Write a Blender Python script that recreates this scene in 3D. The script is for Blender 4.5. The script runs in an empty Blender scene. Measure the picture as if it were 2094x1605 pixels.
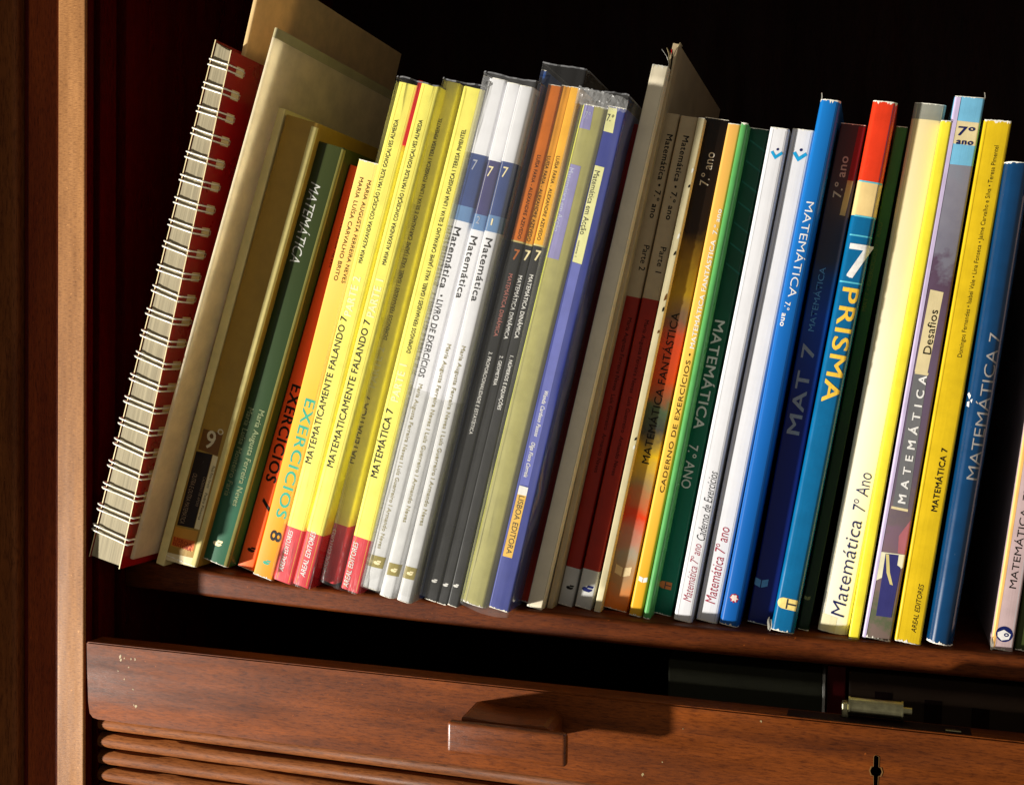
import bpy, bmesh, math, random
from mathutils import Vector, Matrix
random.seed(7)
S = bpy.context.scene
COL = S.collection
MM = 0.001

# ------------------------------------------------------------------ camera, fill, lamp, exposure
cam = bpy.data.cameras.new('camera'); camo = bpy.data.objects.new('camera', cam); COL.objects.link(camo)
ROT = [[0.9530762, 0.3023961, 0.0142222], [0.0232126, -0.0261576, -0.9993883], [-0.3018391, 0.9528234, -0.0319496]]
cam.sensor_width = 36.0; cam.lens = 40.4487; cam.clip_start = 0.01; cam.clip_end = 50
r0, r1, r2 = [Vector(v) for v in ROT]
m = Matrix((r0, -r1, -r2)).transposed().to_4x4(); m.translation = Vector((0.0, -0.6300, 0.14449))
camo.matrix_world = m
S.camera = camo
W = bpy.data.worlds.new('World'); S.world = W; W.use_nodes = True
W.node_tree.nodes['Background'].inputs[0].default_value = (1.0, 0.91, 0.77, 1)
W.node_tree.nodes['Background'].inputs[1].default_value = 0.23
RAY = Vector((0.82, 0.49, 0.31)).normalized()
ld = bpy.data.lights.new('low_left_light', 'AREA'); ld.shape = 'DISK'; ld.size = 0.09; ld.energy = 92; ld.color = (1.0, 0.955, 0.88)  # disk lamp low on the left; its source is unseen
lo = bpy.data.objects.new('low_left_light', ld); COL.objects.link(lo)
lo.location = Vector((-0.2, -0.05, 0.1)) - RAY * 1.9
lo.rotation_euler = RAY.to_track_quat('-Z', 'Y').to_euler()
S.view_settings.view_transform = 'Standard'; S.view_settings.look = 'None'
S.view_settings.exposure = 0.0; S.view_settings.gamma = 1.0
S.render.engine = 'CYCLES'; S.cycles.max_bounces = 8; S.cycles.transparent_max_bounces = 12
S.cycles.caustics_reflective = False; S.cycles.caustics_refractive = False

# ------------------------------------------------------------------ measured layout (mm): X, Y, Z of the bottom right corner, lean, width, height
BOOKS = {
    'spiral': (-427.0, -55.0, 17.8, 14.87, 16.8, 308.0),
    'tall': (-433.3, -32.0, 14.6, 14.40, 3.4, 364.3),
    'file': (-418.4, -50.0, 20.5, 17.07, 2.7, 319.6),
    'strip': (-412.5, -27.0, 13.0, 16.40, 6.1, 284.5),
    'nine': (-389.7, -27.0, 13.8, 16.81, 22.6, 274.5),
    'green': (-371.8, -21.0, 14.0, 16.99, 19.6, 260.0),
    'ex7': (-359.9, -12.0, 11.0, 16.78, 11.2, 251.8),
    'ex8': (-341.8, -21.0, 8.3, 15.41, 13.5, 253.5),
    'y1': (-327.1, -24.5, 7.2, 15.06, 12.7, 298.4),
    'y2': (-313.6, -27.5, 6.3, 15.27, 11.7, 297.5),
    'y3': (-301.8, -18.0, 8.2, 14.46, 10.1, 298.2),
    'y4': (-282.6, -25.5, 5.5, 14.22, 12.7, 294.2),
    'w1': (-270.8, -24.0, 7.8, 14.42, 11.6, 296.6),
    'w2': (-259.4, -28.8, 5.0, 14.15, 9.4, 295.1),
    'w3': (-246.1, -35.6, 4.8, 13.59, 9.3, 290.8),
    'bluethin': (-243.9, -25.0, 5.7, 13.32, 1.8, 301.4),
    'o1': (-232.7, -30.0, 5.6, 13.52, 7.9, 291.3),
    'o2': (-227.2, -29.0, 4.0, 13.43, 6.2, 292.5),
    'o3': (-220.7, -29.0, 3.4, 13.23, 6.2, 291.8),
    'b1': (-202.9, -32.5, 5.1, 13.40, 14.4, 277.7),
    'b2': (-190.0, -31.5, 3.6, 12.75, 11.7, 278.0),
    'maroon': (-182.6, -9.0, 4.2, 12.80, 7.7, 272.6),
    'beige': (-175.3, -16.5, 3.1, 12.53, 9.0, 303.2),
    'curl': (-170.7, -10.0, 2.3, 11.90, 3.4, 317.3),
    'p2': (-161.3, -1.6, 2.8, 11.57, 8.8, 279.7),
    'p1': (-149.7, -4.2, 2.6, 11.44, 9.7, 276.9),
    'thin': (-144.0, -6.9, 2.4, 11.14, 3.9, 275.6),
    'fant': (-130.3, -1.6, 2.3, 10.84, 13.4, 274.8),
    'cad': (-120.0, -9.7, 2.1, 10.42, 7.3, 270.3),
    'lgreen': (-114.9, -12.5, 2.0, 10.10, 4.0, 270.2),
    'dgreen': (-105.1, -0.6, 1.8, 10.09, 10.6, 268.8),
    'wh1': (-92.4, -11.1, 1.7, 9.94, 10.0, 266.5),
    'wh2': (-78.7, -7.8, 1.6, 9.72, 11.6, 265.6),
    'blue': (-67.4, -11.6, 1.5, 9.60, 10.5, 279.6),
    'mat7': (-51.0, -2.9, 1.5, 9.18, 13.0, 267.9),
    'prisma': (-38.1, -16.5, 1.5, 9.42, 12.2, 276.0),
    'dg2': (-31.0, -6.8, 1.6, 9.32, 5.9, 265.3),
    'cream': (-11.3, -8.2, 1.1, 8.74, 15.4, 275.2),
    'yel': (-5.8, -16.5, 1.1, 8.33, 5.3, 265.3),
    'purple': (9.9, -15.8, 1.5, 7.92, 14.1, 275.4),
    'yel7': (24.4, -17.8, 1.5, 7.74, 12.6, 262.7),
    'teal': (39.6, -19.5, 3.1, 7.23, 12.7, 239.4),
    'pink': (67.5, -14.7, 1.5, 6.32, 10.2, 224.6),
    'olive': (76.7, -12.2, 1.5, 6.14, 7.9, 186.6),
}
BAND = {'y1': 33.4, 'y2': 32.7, 'y3': 35.4, 'y4': 32.0, 'w1a': 254.4, 'w1b': 225.0, 'w1c': 216.5, 'w2a': 252.3, 'w2b': 222.2, 'w2c': 213.6, 'w3a': 249.7, 'w3b': 220.2, 'w3c': 211.3, 'o1': 205.3, 'o2': 205.3, 'o3': 205.3, 'p2a': 178.0, 'p2b': 22.0, 'p1a': 176.5, 'p1b': 21.9, 'pra': 235.8, 'prb': 218.2, 'pua': 242.0, 'pub': 195.0, 'puc': 66.2, 'cream': 267.3}
LETTERING = [
    ('nine', '9', (-16.22, 77.21), (-10.15, 77.21), 10.73, 'ink_pale', 0.01, 0, 'number'),
    ('nine', 'º', (-10.15, 81.25), (-6.09, 81.25), 8.67, 'ink_pale', 0, 0, 'number'),
    ('nine', 'OUTRA E OUTRA MATEMÁTICA', (-17.09, 54.32), (-17.09, 22.14), 3.05, 'ink_dim', 0, 0, 'title_lettering'),
    ('nine', 'CADERNO DE APOIO', (-10.31, 54.48), (-10.31, 35.7), 1.69, 'ink_dim', 0.01, 0, 'subtitle_lettering'),
    ('nine', 'Paula Pinto Pereira', (-6.37, 62.68), (-6.37, 48.78), 1.68, 'ink_black', 0.01, 0, 'author_lettering'),
    ('nine', 'Pedro Pimenta', (-6.38, 45.51), (-6.38, 28.35), 1.69, 'ink_black', 0.01, 0, 'author_lettering'),
    ('nine', 'LISBOA', (-19.38, 11.68), (-6.29, 11.68), 2.41, 'ink_red', 0.01, 0, 'publisher_lettering'),
    ('nine', 'EDITORA', (-19.24, 8.87), (-6.13, 8.87), 2.07, 'ink_red', 0.01, 0, 'publisher_lettering'),
    ('green', 'MATEMÁTICA', (-11.9, 236.2), (-11.9, 188.18), 6.63, 'ink_silver', -0.006, 0.25, 'title_lettering'),
    ('green', 'Maria Augusta Ferreira Neves', (-6.21, 98.3), (-6.21, 37.45), 3.61, 'ink_dim2', 0.01, 0, 'author_lettering'),
    ('green', 'Maria Luísa Monteiro Faria', (-13.79, 97.28), (-13.79, 41.32), 3.64, 'ink_dim2', 0.01, 0, 'author_lettering'),
    ('ex7', 'MARIA AUGUSTA FERREIRA NEVES', (-5.16, 247.44), (-5.16, 190.56), 1.89, 'ink_black', 0.01, 0, 'author_lettering'),
    ('ex7', 'EXERCICIOS', (-4.67, 117.27), (-4.67, 56.22), 6.84, 'ink_black', 0.022, 0, 'title_lettering'),
    ('ex7', '7', (-2.64, 45.91), (-2.64, 37.73), 6.98, 'ink_black', 0.022, 0, 'number'),
    ('ex8', 'MARIA LUÍSA CARVALHO BRITO', (-8.63, 243.84), (-8.63, 182.63), 2.47, 'ink_brown', 0.01, 0, 'author_lettering'),
    ('ex8', 'MARIA AUGUSTA FERREIRA NEVES', (-3.35, 243.3), (-3.35, 182.38), 2.46, 'ink_brown', 0.01, 0, 'author_lettering'),
    ('ex8', 'EXERCICIOS', (-5.04, 111.29), (-5.04, 37.92), 6.7, 'ink_teal', 0.02, 0, 'title_lettering'),
    ('ex8', '8', (-4.93, 29.46), (-4.93, 23.29), 7.18, 'ink_black', 0.02, 0, 'number'),
    ('y1', 'MATEMATICAMENTE FALANDO 7', (-9.18, 72.94), (-9.18, 161.49), 4.14, 'ink_black', 0.012, 0, 'title_lettering'),
    ('y1', 'MARIA ALEXANDRA CONCEIÇÃO I MATILDE GONÇALVES ALMEIDA', (-7.85, 193.74), (-7.85, 277.43), 2.46, 'ink_black', 0.01, 0, 'author_lettering'),
    ('y1', 'PARTE 2', (-7.39, 162.61), (-7.39, 185.71), 4.64, 'ink_ghost', 0.02, 0, 'volume_lettering'),
    ('y1', 'AREAL EDITORES', (-8.77, 6.17), (-8.77, 31.31), 2.92, 'ink_white', 0.01, 0.2, 'publisher_lettering'),
    ('y2', 'MATEMATICAMENTE FALANDO 7', (-7.29, 73.13), (-7.29, 161.02), 4.07, 'ink_black', 0.012, 0, 'title_lettering'),
    ('y2', 'MARIA ALEXANDRA CONCEIÇÃO I MATILDE GONÇALVES ALMEIDA', (-6.05, 193.91), (-6.05, 277.38), 2.41, 'ink_black', 0.01, 0, 'author_lettering'),
    ('y2', 'PARTE 1', (-6.13, 163.38), (-6.13, 185.22), 4.56, 'ink_ghost', 0.02, 0, 'volume_lettering'),
    ('y2', 'AREAL EDITORES', (-6.49, 5.92), (-6.49, 33.74), 3.19, 'ink_white', 0.01, 0.2, 'publisher_lettering'),
    ('y3', 'MATEMÁTICA 7', (-8.59, 72.43), (-8.59, 113.65), 4.08, 'ink_black', 0.015, 0, 'title_lettering'),
    ('y3', 'DOMINGOS FERNANDES I ISABEL VALE I JAIME CARVALHO E SILVA I LINA FONSECA I TERESA PIMENTEL', (-6.22, 147.55), (-6.22, 277.22), 2.15, 'ink_black', 0.01, 0, 'author_lettering'),
    ('y3', 'PARTE 2', (-7.33, 118.64), (-7.33, 142.79), 4.33, 'ink_ghost', 0.02, 0, 'volume_lettering'),
    ('y3', 'AREAL EDITORES', (-8.82, 5.51), (-8.82, 31.78), 3.2, 'ink_white', 0.01, 0.2, 'publisher_lettering'),
    ('y4', 'MATEMÁTICA 7', (-8.47, 68.21), (-8.47, 108.79), 4.28, 'ink_black', 0.015, 0, 'title_lettering'),
    ('y4', 'DOMINGOS FERNANDES I ISABEL VALE I JAIME CARVALHO E SILVA I LINA FONSECA I TERESA PIMENTEL', (-5.94, 142.54), (-5.94, 270.88), 2.4, 'ink_black', 0.01, 0, 'author_lettering'),
    ('y4', 'PARTE 1', (-7.1, 113.87), (-7.1, 135.44), 4.52, 'ink_ghost', 0.02, 0, 'volume_lettering'),
    ('y4', 'AREAL EDITORES', (-9.51, 1.36), (-9.51, 28.73), 3.13, 'ink_white', 0.01, 0.2, 'publisher_lettering'),
    ('w1', 'Matemática', (-7.44, 212.5), (-7.44, 177.63), 4.07, 'ink_black', 0.018, 0, 'title_lettering'),
    ('w1', '• LIVRO DE EXERCÍCIOS', (-7.14, 173.97), (-7.14, 126.12), 3.53, 'ink_black', 0.01, 0, 'title_lettering'),
    ('w1', 'Maria Augusta Ferreira Neves I Luís Guerreiro I Armando Neves', (-6.09, 122.13), (-6.09, 23.98), 2.39, 'ink_khaki', 0.01, 0, 'author_lettering'),
    ('w1', '7', (-8.17, 248.23), (-5.5, 248.23), 5.76, 'ink_gray', 0, 0, 'number'),
    ('w2', 'Matemática', (-5.68, 209.8), (-5.68, 174.76), 4.0, 'ink_black', 0.012, 0, 'title_lettering'),
    ('w2', 'Maria Augusta Ferreira Neves I Luís Guerreiro I Armando Neves', (-4.58, 148.64), (-4.58, 44.51), 2.33, 'ink_khaki', 0.01, 0, 'author_lettering'),
    ('w2', '7', (-7.35, 246.25), (-4.44, 246.25), 5.66, 'ink_cream', 0, 0, 'number'),
    ('w2', '2', (-6.91, 219.12), (-4.82, 219.12), 4.0, 'ink_gray', 0, 0, 'number'),
    ('w3', 'Matemática', (-4.93, 207.57), (-4.93, 172.5), 3.92, 'ink_black', 0.012, 0, 'title_lettering'),
    ('w3', 'Maria Augusta Ferreira Neves I Luís Guerreiro I Armando Neves', (-4.8, 147.37), (-4.8, 44.46), 2.28, 'ink_khaki', 0.01, 0, 'author_lettering'),
    ('w3', '7', (-6.53, 244.14), (-3.68, 244.14), 5.55, 'ink_cream', 0.005, 0, 'number'),
    ('w3', '1', (-6.11, 216.69), (-5.23, 216.69), 3.64, 'ink_cream', 0, 0, 'number'),
    ('o1', 'LUÍSA FARIA - ALEXANDRE AZEVEDO', (-3.46, 253.4), (-3.46, 207.26), 1.93, 'ink_brown2', 0.01, 0, 'author_lettering'),
    ('o1', '7', (-4.22, 198.72), (-1.37, 198.72), 5.58, 'ink_orange', 0.02, 0, 'number'),
    ('o1', 'MATEMÁTICA DINÂMICA', (-3.08, 187.98), (-3.08, 152.86), 2.24, 'ink_rose', 0.01, 0, 'title_lettering'),
    ('o1', '3. PROPORCIONALIDADE E ESTATÍSTICA', (-3.61, 143.78), (-3.61, 96.96), 1.99, 'ink_white', 0.01, 0, 'subtitle_lettering'),
    ('o2', 'LUÍSA FARIA - ALEXANDRE AZEVEDO', (-3.1, 254.36), (-3.1, 207.42), 1.92, 'ink_brown2', 0.01, 0, 'author_lettering'),
    ('o2', '7', (-3.34, 199.98), (-0.49, 199.98), 5.55, 'ink_cream', 0.02, 0, 'number'),
    ('o2', 'MATEMÁTICA DINÂMICA', (-2.83, 188.56), (-2.83, 152.96), 2.23, 'ink_white', 0.01, 0, 'title_lettering'),
    ('o2', '2. GEOMETRIA', (-2.78, 143.5), (-2.78, 126.88), 1.98, 'ink_white', 0.01, 0, 'subtitle_lettering'),
    ('o3', 'LUÍSA FARIA - ALEXANDRE AZEVEDO', (-3.88, 254.47), (-3.88, 208.36), 1.91, 'ink_brown2', 0.01, 0, 'author_lettering'),
    ('o3', '7', (-3.68, 200.29), (-0.85, 200.29), 5.52, 'ink_cream', 0.02, 0, 'number'),
    ('o3', 'MATEMÁTICA DINÂMICA', (-3.12, 189.48), (-3.12, 153.99), 2.22, 'ink_white', 0.01, 0, 'title_lettering'),
    ('o3', '1. NÚMEROS E EQUAÇÕES', (-3.04, 144.05), (-3.04, 113.57), 1.97, 'ink_white', 0.01, 0, 'subtitle_lettering'),
    ('b1', '7.º', (-11.46, 272.29), (-8.38, 272.29), 3.74, 'ink_lav', 0, 0, 'number'),
    ('b1', 'Matemática em Acção', (-11.68, 243.74), (-11.68, 209.29), 2.96, 'ink_lav', 0, 0, 'title_lettering'),
    ('b2', '7.º', (-9.48, 272.0), (-5.91, 272.0), 3.7, 'ink_black', 0, 0, 'number'),
    ('b2', 'Matemática em Acção', (-7.79, 243.69), (-7.79, 209.24), 2.92, 'ink_black', 0, 0, 'title_lettering'),
    ('b2', 'volume 1', (-8.61, 205.99), (-8.61, 197.14), 1.08, 'ink_black', 0, 0, 'volume_lettering'),
    ('b2', 'Wanda Cardoso Passos', (-7.13, 123.46), (-7.13, 98.11), 2.19, 'ink_white', 0.02, 0.2, 'author_lettering'),
    ('b2', 'Olga Flora Correia', (-7.67, 94.53), (-7.67, 75.09), 2.21, 'ink_white', 0.02, 0.2, 'author_lettering'),
    ('b2', 'LISBOA EDITORA', (-7.36, 64.51), (-7.36, 31.39), 3.07, 'ink_black', 0, 0, 'publisher_lettering'),
    ('p2', 'Matemática • 7.º ano', (-2.98, 268.21), (-2.98, 222.21), 3.22, 'ink_black', 0.02, 0, 'title_lettering'),
    ('p2', 'Parte 2', (-2.73, 207.06), (-2.73, 193.06), 3.27, 'ink_black', 0.01, 0, 'volume_lettering'),
    ('p2', 'Maria Augusta Ferreira Neves  Luís Guerreiro  Armando Neves', (-3.3, 166.25), (-3.3, 77.79), 2.2, 'ink_darkred', 0.01, 0, 'author_lettering'),
    ('p1', 'Matemática • 7.º ano', (-4.25, 266.35), (-4.25, 220.52), 3.18, 'ink_black', 0.02, 0, 'title_lettering'),
    ('p1', 'Parte 1', (-3.71, 205.5), (-3.71, 191.41), 3.22, 'ink_black', 0.01, 0, 'volume_lettering'),
    ('p1', 'Maria Augusta Ferreira Neves  Luís Guerreiro  Armando Neves', (-4.16, 164.89), (-4.16, 76.82), 2.17, 'ink_darkred', 0.01, 0, 'author_lettering'),
    ('fant', '7.º ano', (-6.34, 238.63), (-6.34, 256.92), 4.75, 'ink_silver', 0, 0, 'number'),
    ('fant', 'MATEMÁTICA FANTÁSTICA', (-6.83, 83.89), (-6.83, 168.66), 4.11, 'ink_black', 0.005, 0, 'title_lettering'),
    ('cad', 'CADERNO DE EXERCÍCIOS •', (-3.12, 69.75), (-3.12, 146.87), 2.41, 'ink_brown3', 0.012, 0, 'title_lettering'),
    ('cad', 'MATEMÁTICA FANTÁSTICA  7.º ano', (-2.58, 149.76), (-2.58, 225.15), 2.37, 'ink_white', 0.015, 0, 'title_lettering'),
    ('dgreen', 'MATEMÁTICA', (-5.5, 164.8), (-5.5, 104.7), 5.25, 'ink_silver', 0.012, 0, 'title_lettering'),
    ('dgreen', '7.º ANO', (-6.05, 95.64), (-6.05, 71.4), 5.07, 'ink_silver', 0.004, 0, 'title_lettering'),
    ('wh1', 'Matemática 7º ano', (-4.74, 10.95), (-4.74, 42.8), 4.5, 'ink_crimson', -0.008, 0.25, 'title_lettering'),
    ('wh1', 'Caderno de Exercícios', (-3.83, 45.0), (-3.83, 83.02), 4.46, 'ink_gray2', -0.008, 0.3, 'title_lettering'),
    ('wh2', 'Matemática 7º ano', (-5.96, 10.04), (-5.96, 52.32), 5.52, 'ink_crimson', -0.004, 0.15, 'title_lettering'),
    ('blue', 'MATEMÁTICA', (-5.26, 227.0), (-5.26, 177.03), 3.93, 'ink_white', -0.006, 0, 'title_lettering'),
    ('blue', '7.º', (-6.62, 174.31), (-6.62, 170.13), 2.74, 'ink_white', 0.01, 0, 'number'),
    ('blue', 'ano', (-7.13, 168.25), (-7.13, 161.5), 2.74, 'ink_white', 0.02, 0, 'title_lettering'),
    ('mat7', '7.º ano', (-7.83, 229.63), (-7.83, 251.19), 4.18, 'ink_silver2', 0.015, 0, 'number'),
    ('mat7', 'MATEMÁTICA', (-7.88, 158.95), (-7.88, 192.8), 3.0, 'ink_paleblue', -0.004, 0, 'title_lettering'),
    ('mat7', 'MAT 7', (-7.31, 103.69), (-7.31, 151.81), 6.31, 'ink_silver2', 0.022, 0, 'title_lettering'),
    ('prisma', '7', (-9.45, 195.31), (1.3, 195.31), 16.65, 'ink_white', 0.02, 0, 'number'),
    ('prisma', 'PRISMA', (-5.24, 181.3), (-5.24, 122.22), 7.87, 'ink_gold', 0.018, 0, 'title_lettering'),
    ('dg2', 'MAT 7 • EXERCÍCIOS 7.º ANO', (-4.12, 170.16), (-4.12, 216.2), 1.93, 'ink_olive', 0, 0, 'title_lettering'),
    ('cream', 'Matemática', (-7.05, 9.04), (-7.05, 60.36), 6.89, 'ink_navy', -0.008, 0.1, 'title_lettering'),
    ('cream', '7º Ano', (-6.24, 65.58), (-6.24, 85.67), 6.55, 'ink_navy', -0.01, 0.1, 'title_lettering'),
    ('purple', '7º', (-9.84, 258.57), (-2.21, 258.57), 4.31, 'ink_navy', 0.02, 0, 'number'),
    ('purple', 'ano', (-9.69, 253.51), (-2.06, 253.51), 2.72, 'ink_navy', 0.03, 0, 'number'),
    ('purple', 'Desafios', (-6.67, 147.19), (-6.67, 169.53), 3.69, 'ink_black', -0.002, 0, 'title_lettering'),
    ('purple', 'M A T E M Á T I C A', (-6.54, 71.03), (-6.54, 136.27), 3.52, 'ink_white', 0.03, 0, 'title_lettering'),
    ('yel7', 'Domingos Fernandes • Isabel Vale • Lina Fonseca • Jaime Carvalho e Silva • Teresa Pimentel', (-5.08, 145.99), (-5.08, 250.73), 2.04, 'ink_black', -0.004, 0, 'author_lettering'),
    ('yel7', 'MATEMÁTICA 7', (-4.54, 68.08), (-4.54, 100.11), 2.76, 'ink_black', 0.018, 0, 'title_lettering'),
    ('yel7', 'AREAL EDITORES', (-4.48, 5.65), (-4.48, 30.64), 2.34, 'ink_black', 0, 0.2, 'publisher_lettering'),
    ('teal', 'MATEMÁTICA 7', (-4.62, 83.61), (-4.62, 156.46), 4.95, 'ink_silver2', -0.006, 0, 'title_lettering'),
    ('pink', 'MATEMÁTICA  7º ANO', (-4.56, 31.2), (-4.56, 96.85), 3.13, 'ink_black', -0.002, 0, 'title_lettering'),
]
PANELS = [
    ('nine', [(-22.54, 1.61), (-1.51, 5.11), (-0.56, -0.24), (-22.54, -3.18)], 'p_cream', 'colour_panel'),  # light on the foot of the cover, painted as cream
    ('nine', [(-19.96, 82.05), (-6.3, 83.27), (-5.87, 69.46), (-19.83, 69.01)], 'p_brown', 'colour_panel'),
    ('nine', [(-20.76, 67.44), (-9.3, 69.21), (-8.22, 22.24), (-20.08, 20.11)], 'p_black', 'colour_panel'),
    ('nine', [(-8.9, 69.04), (-5.38, 69.01), (-4.45, 22.69), (-7.9, 22.36)], 'p_cream', 'colour_panel'),
    ('nine', [(-20.79, 18.89), (-4.82, 21.6), (-4.65, 8.37), (-20.59, 6.55)], 'p_ochre', 'colour_panel'),
    ('nine', [(-20.32, 12.71), (-5.3, 15.1), (-4.82, 8.94), (-20.03, 7.08)], 'p_orange', 'colour_panel'),
    ('nine', [(-4.06, 272.13), (-0.07, 271.98), (-0.05, -0.0), (-3.61, -0.76)], 'p_straw', 'edge_strip'),
    ('green', [(-2.13, 259.32), (-0.07, 258.99), (-0.05, -0.0), (-2.95, -0.52)], 'p_oliveedge', 'edge_strip'),
    ('b1', [(-13.6, 277.5), (-7.5, 277.32), (-6.79, 264.9), (-13.49, 265.2)], 'p_lilac', 'label_panel'),
    ('b1', [(-12.97, 245.79), (-6.78, 245.45), (-6.36, 194.75), (-13.13, 194.84)], 'p_lilac', 'label_panel'),
    ('b1', [(-14.34, 277.36), (-13.27, 277.3), (-13.95, -0.73), (-14.34, -1.18)], 'p_litedge', 'edge_strip'),  # khaki cover edge catching the light, painted as a lime strip
    ('b2', [(-10.24, 277.41), (-5.05, 277.27), (-4.34, 264.4), (-9.6, 264.76)], 'p_palelemon', 'label_panel'),
    ('b2', [(-9.76, 246.41), (-4.49, 246.09), (-4.36, 193.82), (-9.74, 194.26)], 'p_palelemon', 'label_panel'),
    ('b2', [(-9.68, 194.01), (-4.63, 193.76), (-5.08, 70.61), (-10.17, 70.31)], 'p_periwinkle', 'colour_panel'),
    ('b2', [(-10.04, 69.79), (-4.89, 69.83), (-4.94, 29.67), (-10.4, 29.45)], 'p_yolk', 'label_panel'),
    ('b2', [(-10.04, 69.79), (-4.89, 69.83), (-4.89, 65.12), (-9.98, 64.8)], 'p_white', 'label_panel'),
    ('w1', [(-9.83, 19.25), (-0.85, 20.12), (-1.2, 13.17), (-10.49, 12.17)], 'p_olivebox', 'logo_panel'),
    ('w2', [(-7.75, 19.72), (-0.14, 20.44), (-0.43, 13.3), (-7.68, 12.38)], 'p_olivebox', 'logo_panel'),
    ('w3', [(-8.42, 19.92), (-0.96, 20.55), (-1.58, 13.44), (-8.77, 12.87)], 'p_olivebox', 'logo_panel'),
    ('mat7', [(-3.59, 267.17), (-0.11, 267.07), (-1.1, 238.99), (-4.1, 239.12)], 'p_maroon', 'colour_panel'),
    ('mat7', [(-4.1, 239.12), (-1.1, 238.99), (-1.95, 220.72), (-4.72, 220.85)], 'p_tan', 'colour_panel'),
    ('prisma', [(-10.96, 208.59), (-0.05, 208.45), (-0.12, 207.68), (-11.05, 207.82)], 'p_skyline', 'rule_line'),
    ('prisma', [(-11.54, 184.56), (-0.57, 184.55), (-0.67, 183.78), (-11.64, 183.78)], 'p_skyline', 'rule_line'),
    ('prisma', [(-11.53, 236.03), (-0.05, 235.6), (-0.05, 234.84), (-11.63, 235.27)], 'p_skyline', 'rule_line'),
    ('prisma', [(-10.39, 218.45), (-0.05, 218.22), (-0.05, 217.46), (-10.49, 217.68)], 'p_skyline', 'rule_line'),
    ('purple', [(-12.93, 263.61), (-0.75, 263.27), (-0.48, 251.98), (-12.67, 252.25)], 'p_cream', 'label_panel'),
    ('purple', [(-10.0, 179.41), (-3.61, 178.8), (-4.78, 137.57), (-10.9, 137.6)], 'p_cream', 'label_panel'),
    ('purple', [(-11.05, 137.08), (-4.7, 137.08), (-3.05, 67.89), (-10.49, 68.22)], 'p_gray', 'label_panel'),
    ('purple', [(-10.48, 137.92), (-4.13, 137.92), (-4.39, 136.63), (-10.74, 136.63)], 'p_cream', 'label_panel'),
    ('purple', [(-11.03, 68.62), (-2.9, 68.42), (-2.93, 67.15), (-11.06, 67.34)], 'p_cream', 'label_panel'),
    ('purple', [(-0.68, 63.55), (-0.05, 51.97), (-0.05, 45.31), (-4.17, 45.59), (-5.11, 54.3)], 'p_rose', 'colour_panel'),
    ('purple', [(-13.11, 44.51), (-0.55, 45.32), (-0.42, 38.74), (-12.13, 29.61)], 'p_ivory', 'colour_panel'),
    ('purple', [(-9.92, 44.15), (-3.54, 44.7), (-3.39, 39.38), (-1.57, 38.49), (-1.86, 12.37), (-9.22, 11.75)], 'p_navy', 'colour_panel'),
    ('purple', [(-9.65, 43.95), (-8.21, 43.99), (-6.26, 34.95), (-3.82, 28.83), (-5.29, 29.03), (-7.88, 34.61)], 'p_straw', 'curved_mark'),
    ('purple', [(-11.11, 274.88), (-13.9, 275.12), (-14.01, -0.74), (-12.27, -0.81)], 'p_lilacpale', 'edge_strip'),
    ('pink', [(-10.05, 224.69), (-8.08, 224.62), (-8.39, -0.26), (-10.19, -0.42)], 'p_apricot', 'edge_strip'),
    ('cream', [(-15.3, 9.23), (-6.83, 8.14), (-6.69, 0.25), (-15.3, 0.23)], 'p_buff', 'torn_patch'),
    ('w1', [(-11.13, 296.18), (-10.57, 296.29), (-10.69, -3.78), (-11.28, -3.98)], 'p_gray', 'edge_strip'),
    ('teal', [(-12.51, 124.97), (-11.99, 126.03), (-11.06, 124.46), (-11.48, 122.68)], 'p_white', 'scuff_mark'),
    ('teal', [(-10.96, 122.27), (-10.18, 123.12), (-10.3, 120.9)], 'p_white', 'scuff_mark'),
    ('teal', [(-12.15, 121.11), (-11.33, 121.72), (-11.12, 118.82), (-12.08, 119.16)], 'p_white', 'scuff_mark'),
    ('dgreen', [(-0.05, 258.05), (-0.05, 257.0), (-9.04, 261.98), (-8.93, 262.78)], 'p_tealdark', 'printed_streak'),
    ('dgreen', [(-0.05, 247.06), (-0.05, 246.0), (-8.95, 250.95), (-8.84, 251.75)], 'p_tealdark', 'printed_streak'),
    ('dgreen', [(-0.05, 236.04), (-0.05, 234.98), (-8.86, 239.89), (-8.75, 240.69)], 'p_tealdark', 'printed_streak'),
    ('dgreen', [(-0.05, 224.99), (-0.05, 223.92), (-8.77, 228.79), (-8.66, 229.6)], 'p_tealdark', 'printed_streak'),
    ('dgreen', [(-0.05, 213.9), (-0.05, 212.83), (-8.68, 217.67), (-8.57, 218.48)], 'p_tealdark', 'printed_streak'),
    ('dgreen', [(-0.05, 202.78), (-0.05, 201.71), (-8.59, 206.51), (-8.48, 207.32)], 'p_tealdark', 'printed_streak'),
    ('dgreen', [(-0.05, 191.63), (-0.05, 190.55), (-8.5, 195.32), (-8.39, 196.13)], 'p_tealdark', 'printed_streak'),
]
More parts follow.
